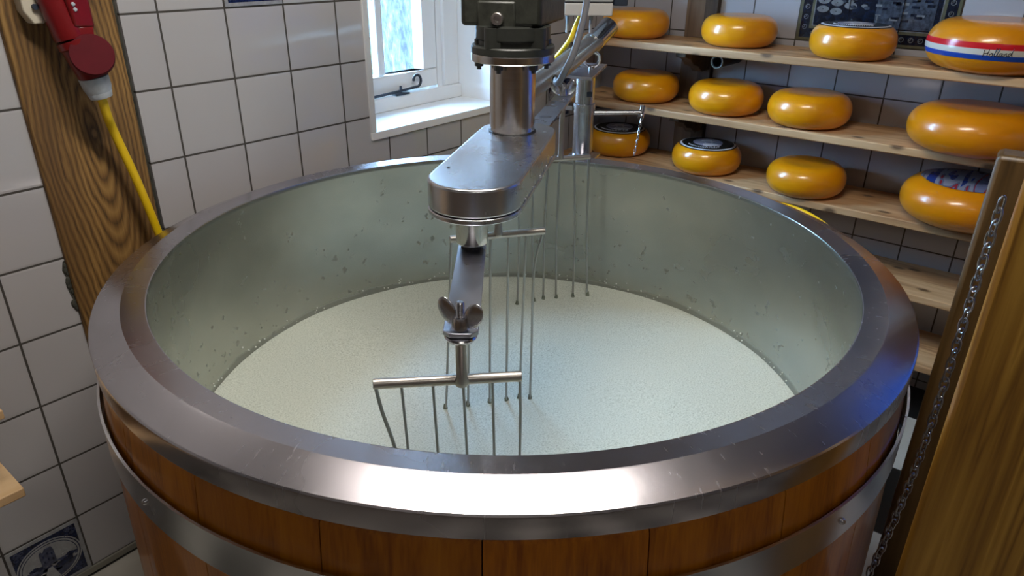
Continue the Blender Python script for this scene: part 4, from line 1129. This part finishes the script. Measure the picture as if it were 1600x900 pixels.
mb = MB(); mb.lathe([(.0001, .006), (.0355, .006), (.0365, .004), (.0365, -.008), (.0001, -.008)], fc, n=48, axis=fdir)
fl = mb.build('flap', M['red_dark'], K0, ang=30, label='round dark red flap')
rx = Vector((1, 0, 0)); rx = (rx-fdir*rx.dot(fdir)).normalized()
c_ = fc+fdir*.0062-Vector((0, 0, .010)); mb = MB(); mb.tube([c_-rx*.014, c_+rx*.014], .0006, 6); mb.build('moulded_line', M['cream'], fl)
K1 = empty('power_plug', (.58, 1.47, 1.09), 'red plug with a worn grey collar pushed into the socket from below', 'plug')
q0 = ax1-Vector((-.0015, .001, .0002)); q1 = Vector((.5825, 1.4660, 1.1190)); dq = (q1-q0).normalized()
mb = MB(); mb.lathe([(.0001, 0), (.0295, .0), (.0295, .012), (.027, .014), (.0255, .05), (.0245, (q1-q0).length), (.0001, (q1-q0).length)], q0, n=40, axis=dq); mb.build('plug_body', M['red'], K1, ang=35)
q2 = Vector((.5885, 1.4660, 1.0830)); dq2 = (q2-q1).normalized(); LL = (q2-q1).length
mb = MB(); mb.lathe([(.0001, -.002), (.0260, -.002), (.0245, LL*.5), (.0215, LL*.72), (.0218, LL*.75), (.0195, LL), (.0001, LL)], q1, n=40, axis=dq2); mb.build('collar', M['grey_collar'], K1, ang=35)
MB().tube(smooth_path([q2-dq2*.01, q2, (.5945, 1.474, 1.045), (.6074, 1.490, 1.0051), (.6295, 1.490, .9022), (.6494, 1.490, .7842), (.660, 1.49, .70), (.67, 1.495, .30), (.66, 1.50, .05)]), .0085, 18).build('yellow_cable', M['yellow'],
    label='yellow power cable hanging from the grey collar of the red plug down the oak post', cat='cable', loc=(.63, 1.49, 1.0))

# ------------------------------------------------------------------ near posts and chain at the right
def post_at(name, mat, cl, width, depth, top, label, yaw, cham=.006):
    """post whose front-left edge stands at cl"""
    c_, s_ = math.cos(yaw), math.sin(yaw); ex = Vector((c_, s_, 0)); ey = Vector((-s_, c_, 0)); p = Vector((cl[0], cl[1], 0))
    pts = [p, p+ex*width, p+ex*width+ey*depth, p+ey*depth]
    return MB().prism([(v.x, v.y) for v in pts], 0, top).build(name, M[mat], bevel=cham, seg=2, label=label, cat='post', loc=p+ex*width/2+ey*depth/2)
post_at('gate_post', 'oak_dark', (1.3645, .1065), .10, .06, 1.054, 'dark brown square-topped wooden post behind the chain', math.radians(-85.8), .008)
post_at('near_post', 'oak_gold', (.8140, .0370), .20, .05, 1.75, 'broad golden brown wooden post close to the viewer at the right edge', math.radians(-87.6), .007)
chain('barrier_chain', 'zinc chain hanging between the dark post and the golden post at the right', (1.118, .0665, 1.052), (1.118, .0665, .35), .0166, .0016, .0118, .0058, 'zinc', n=42, twist=.5, curve=lambda t: Vector((0, .011*max(0, (t-.42)/.4)**2, 0)))
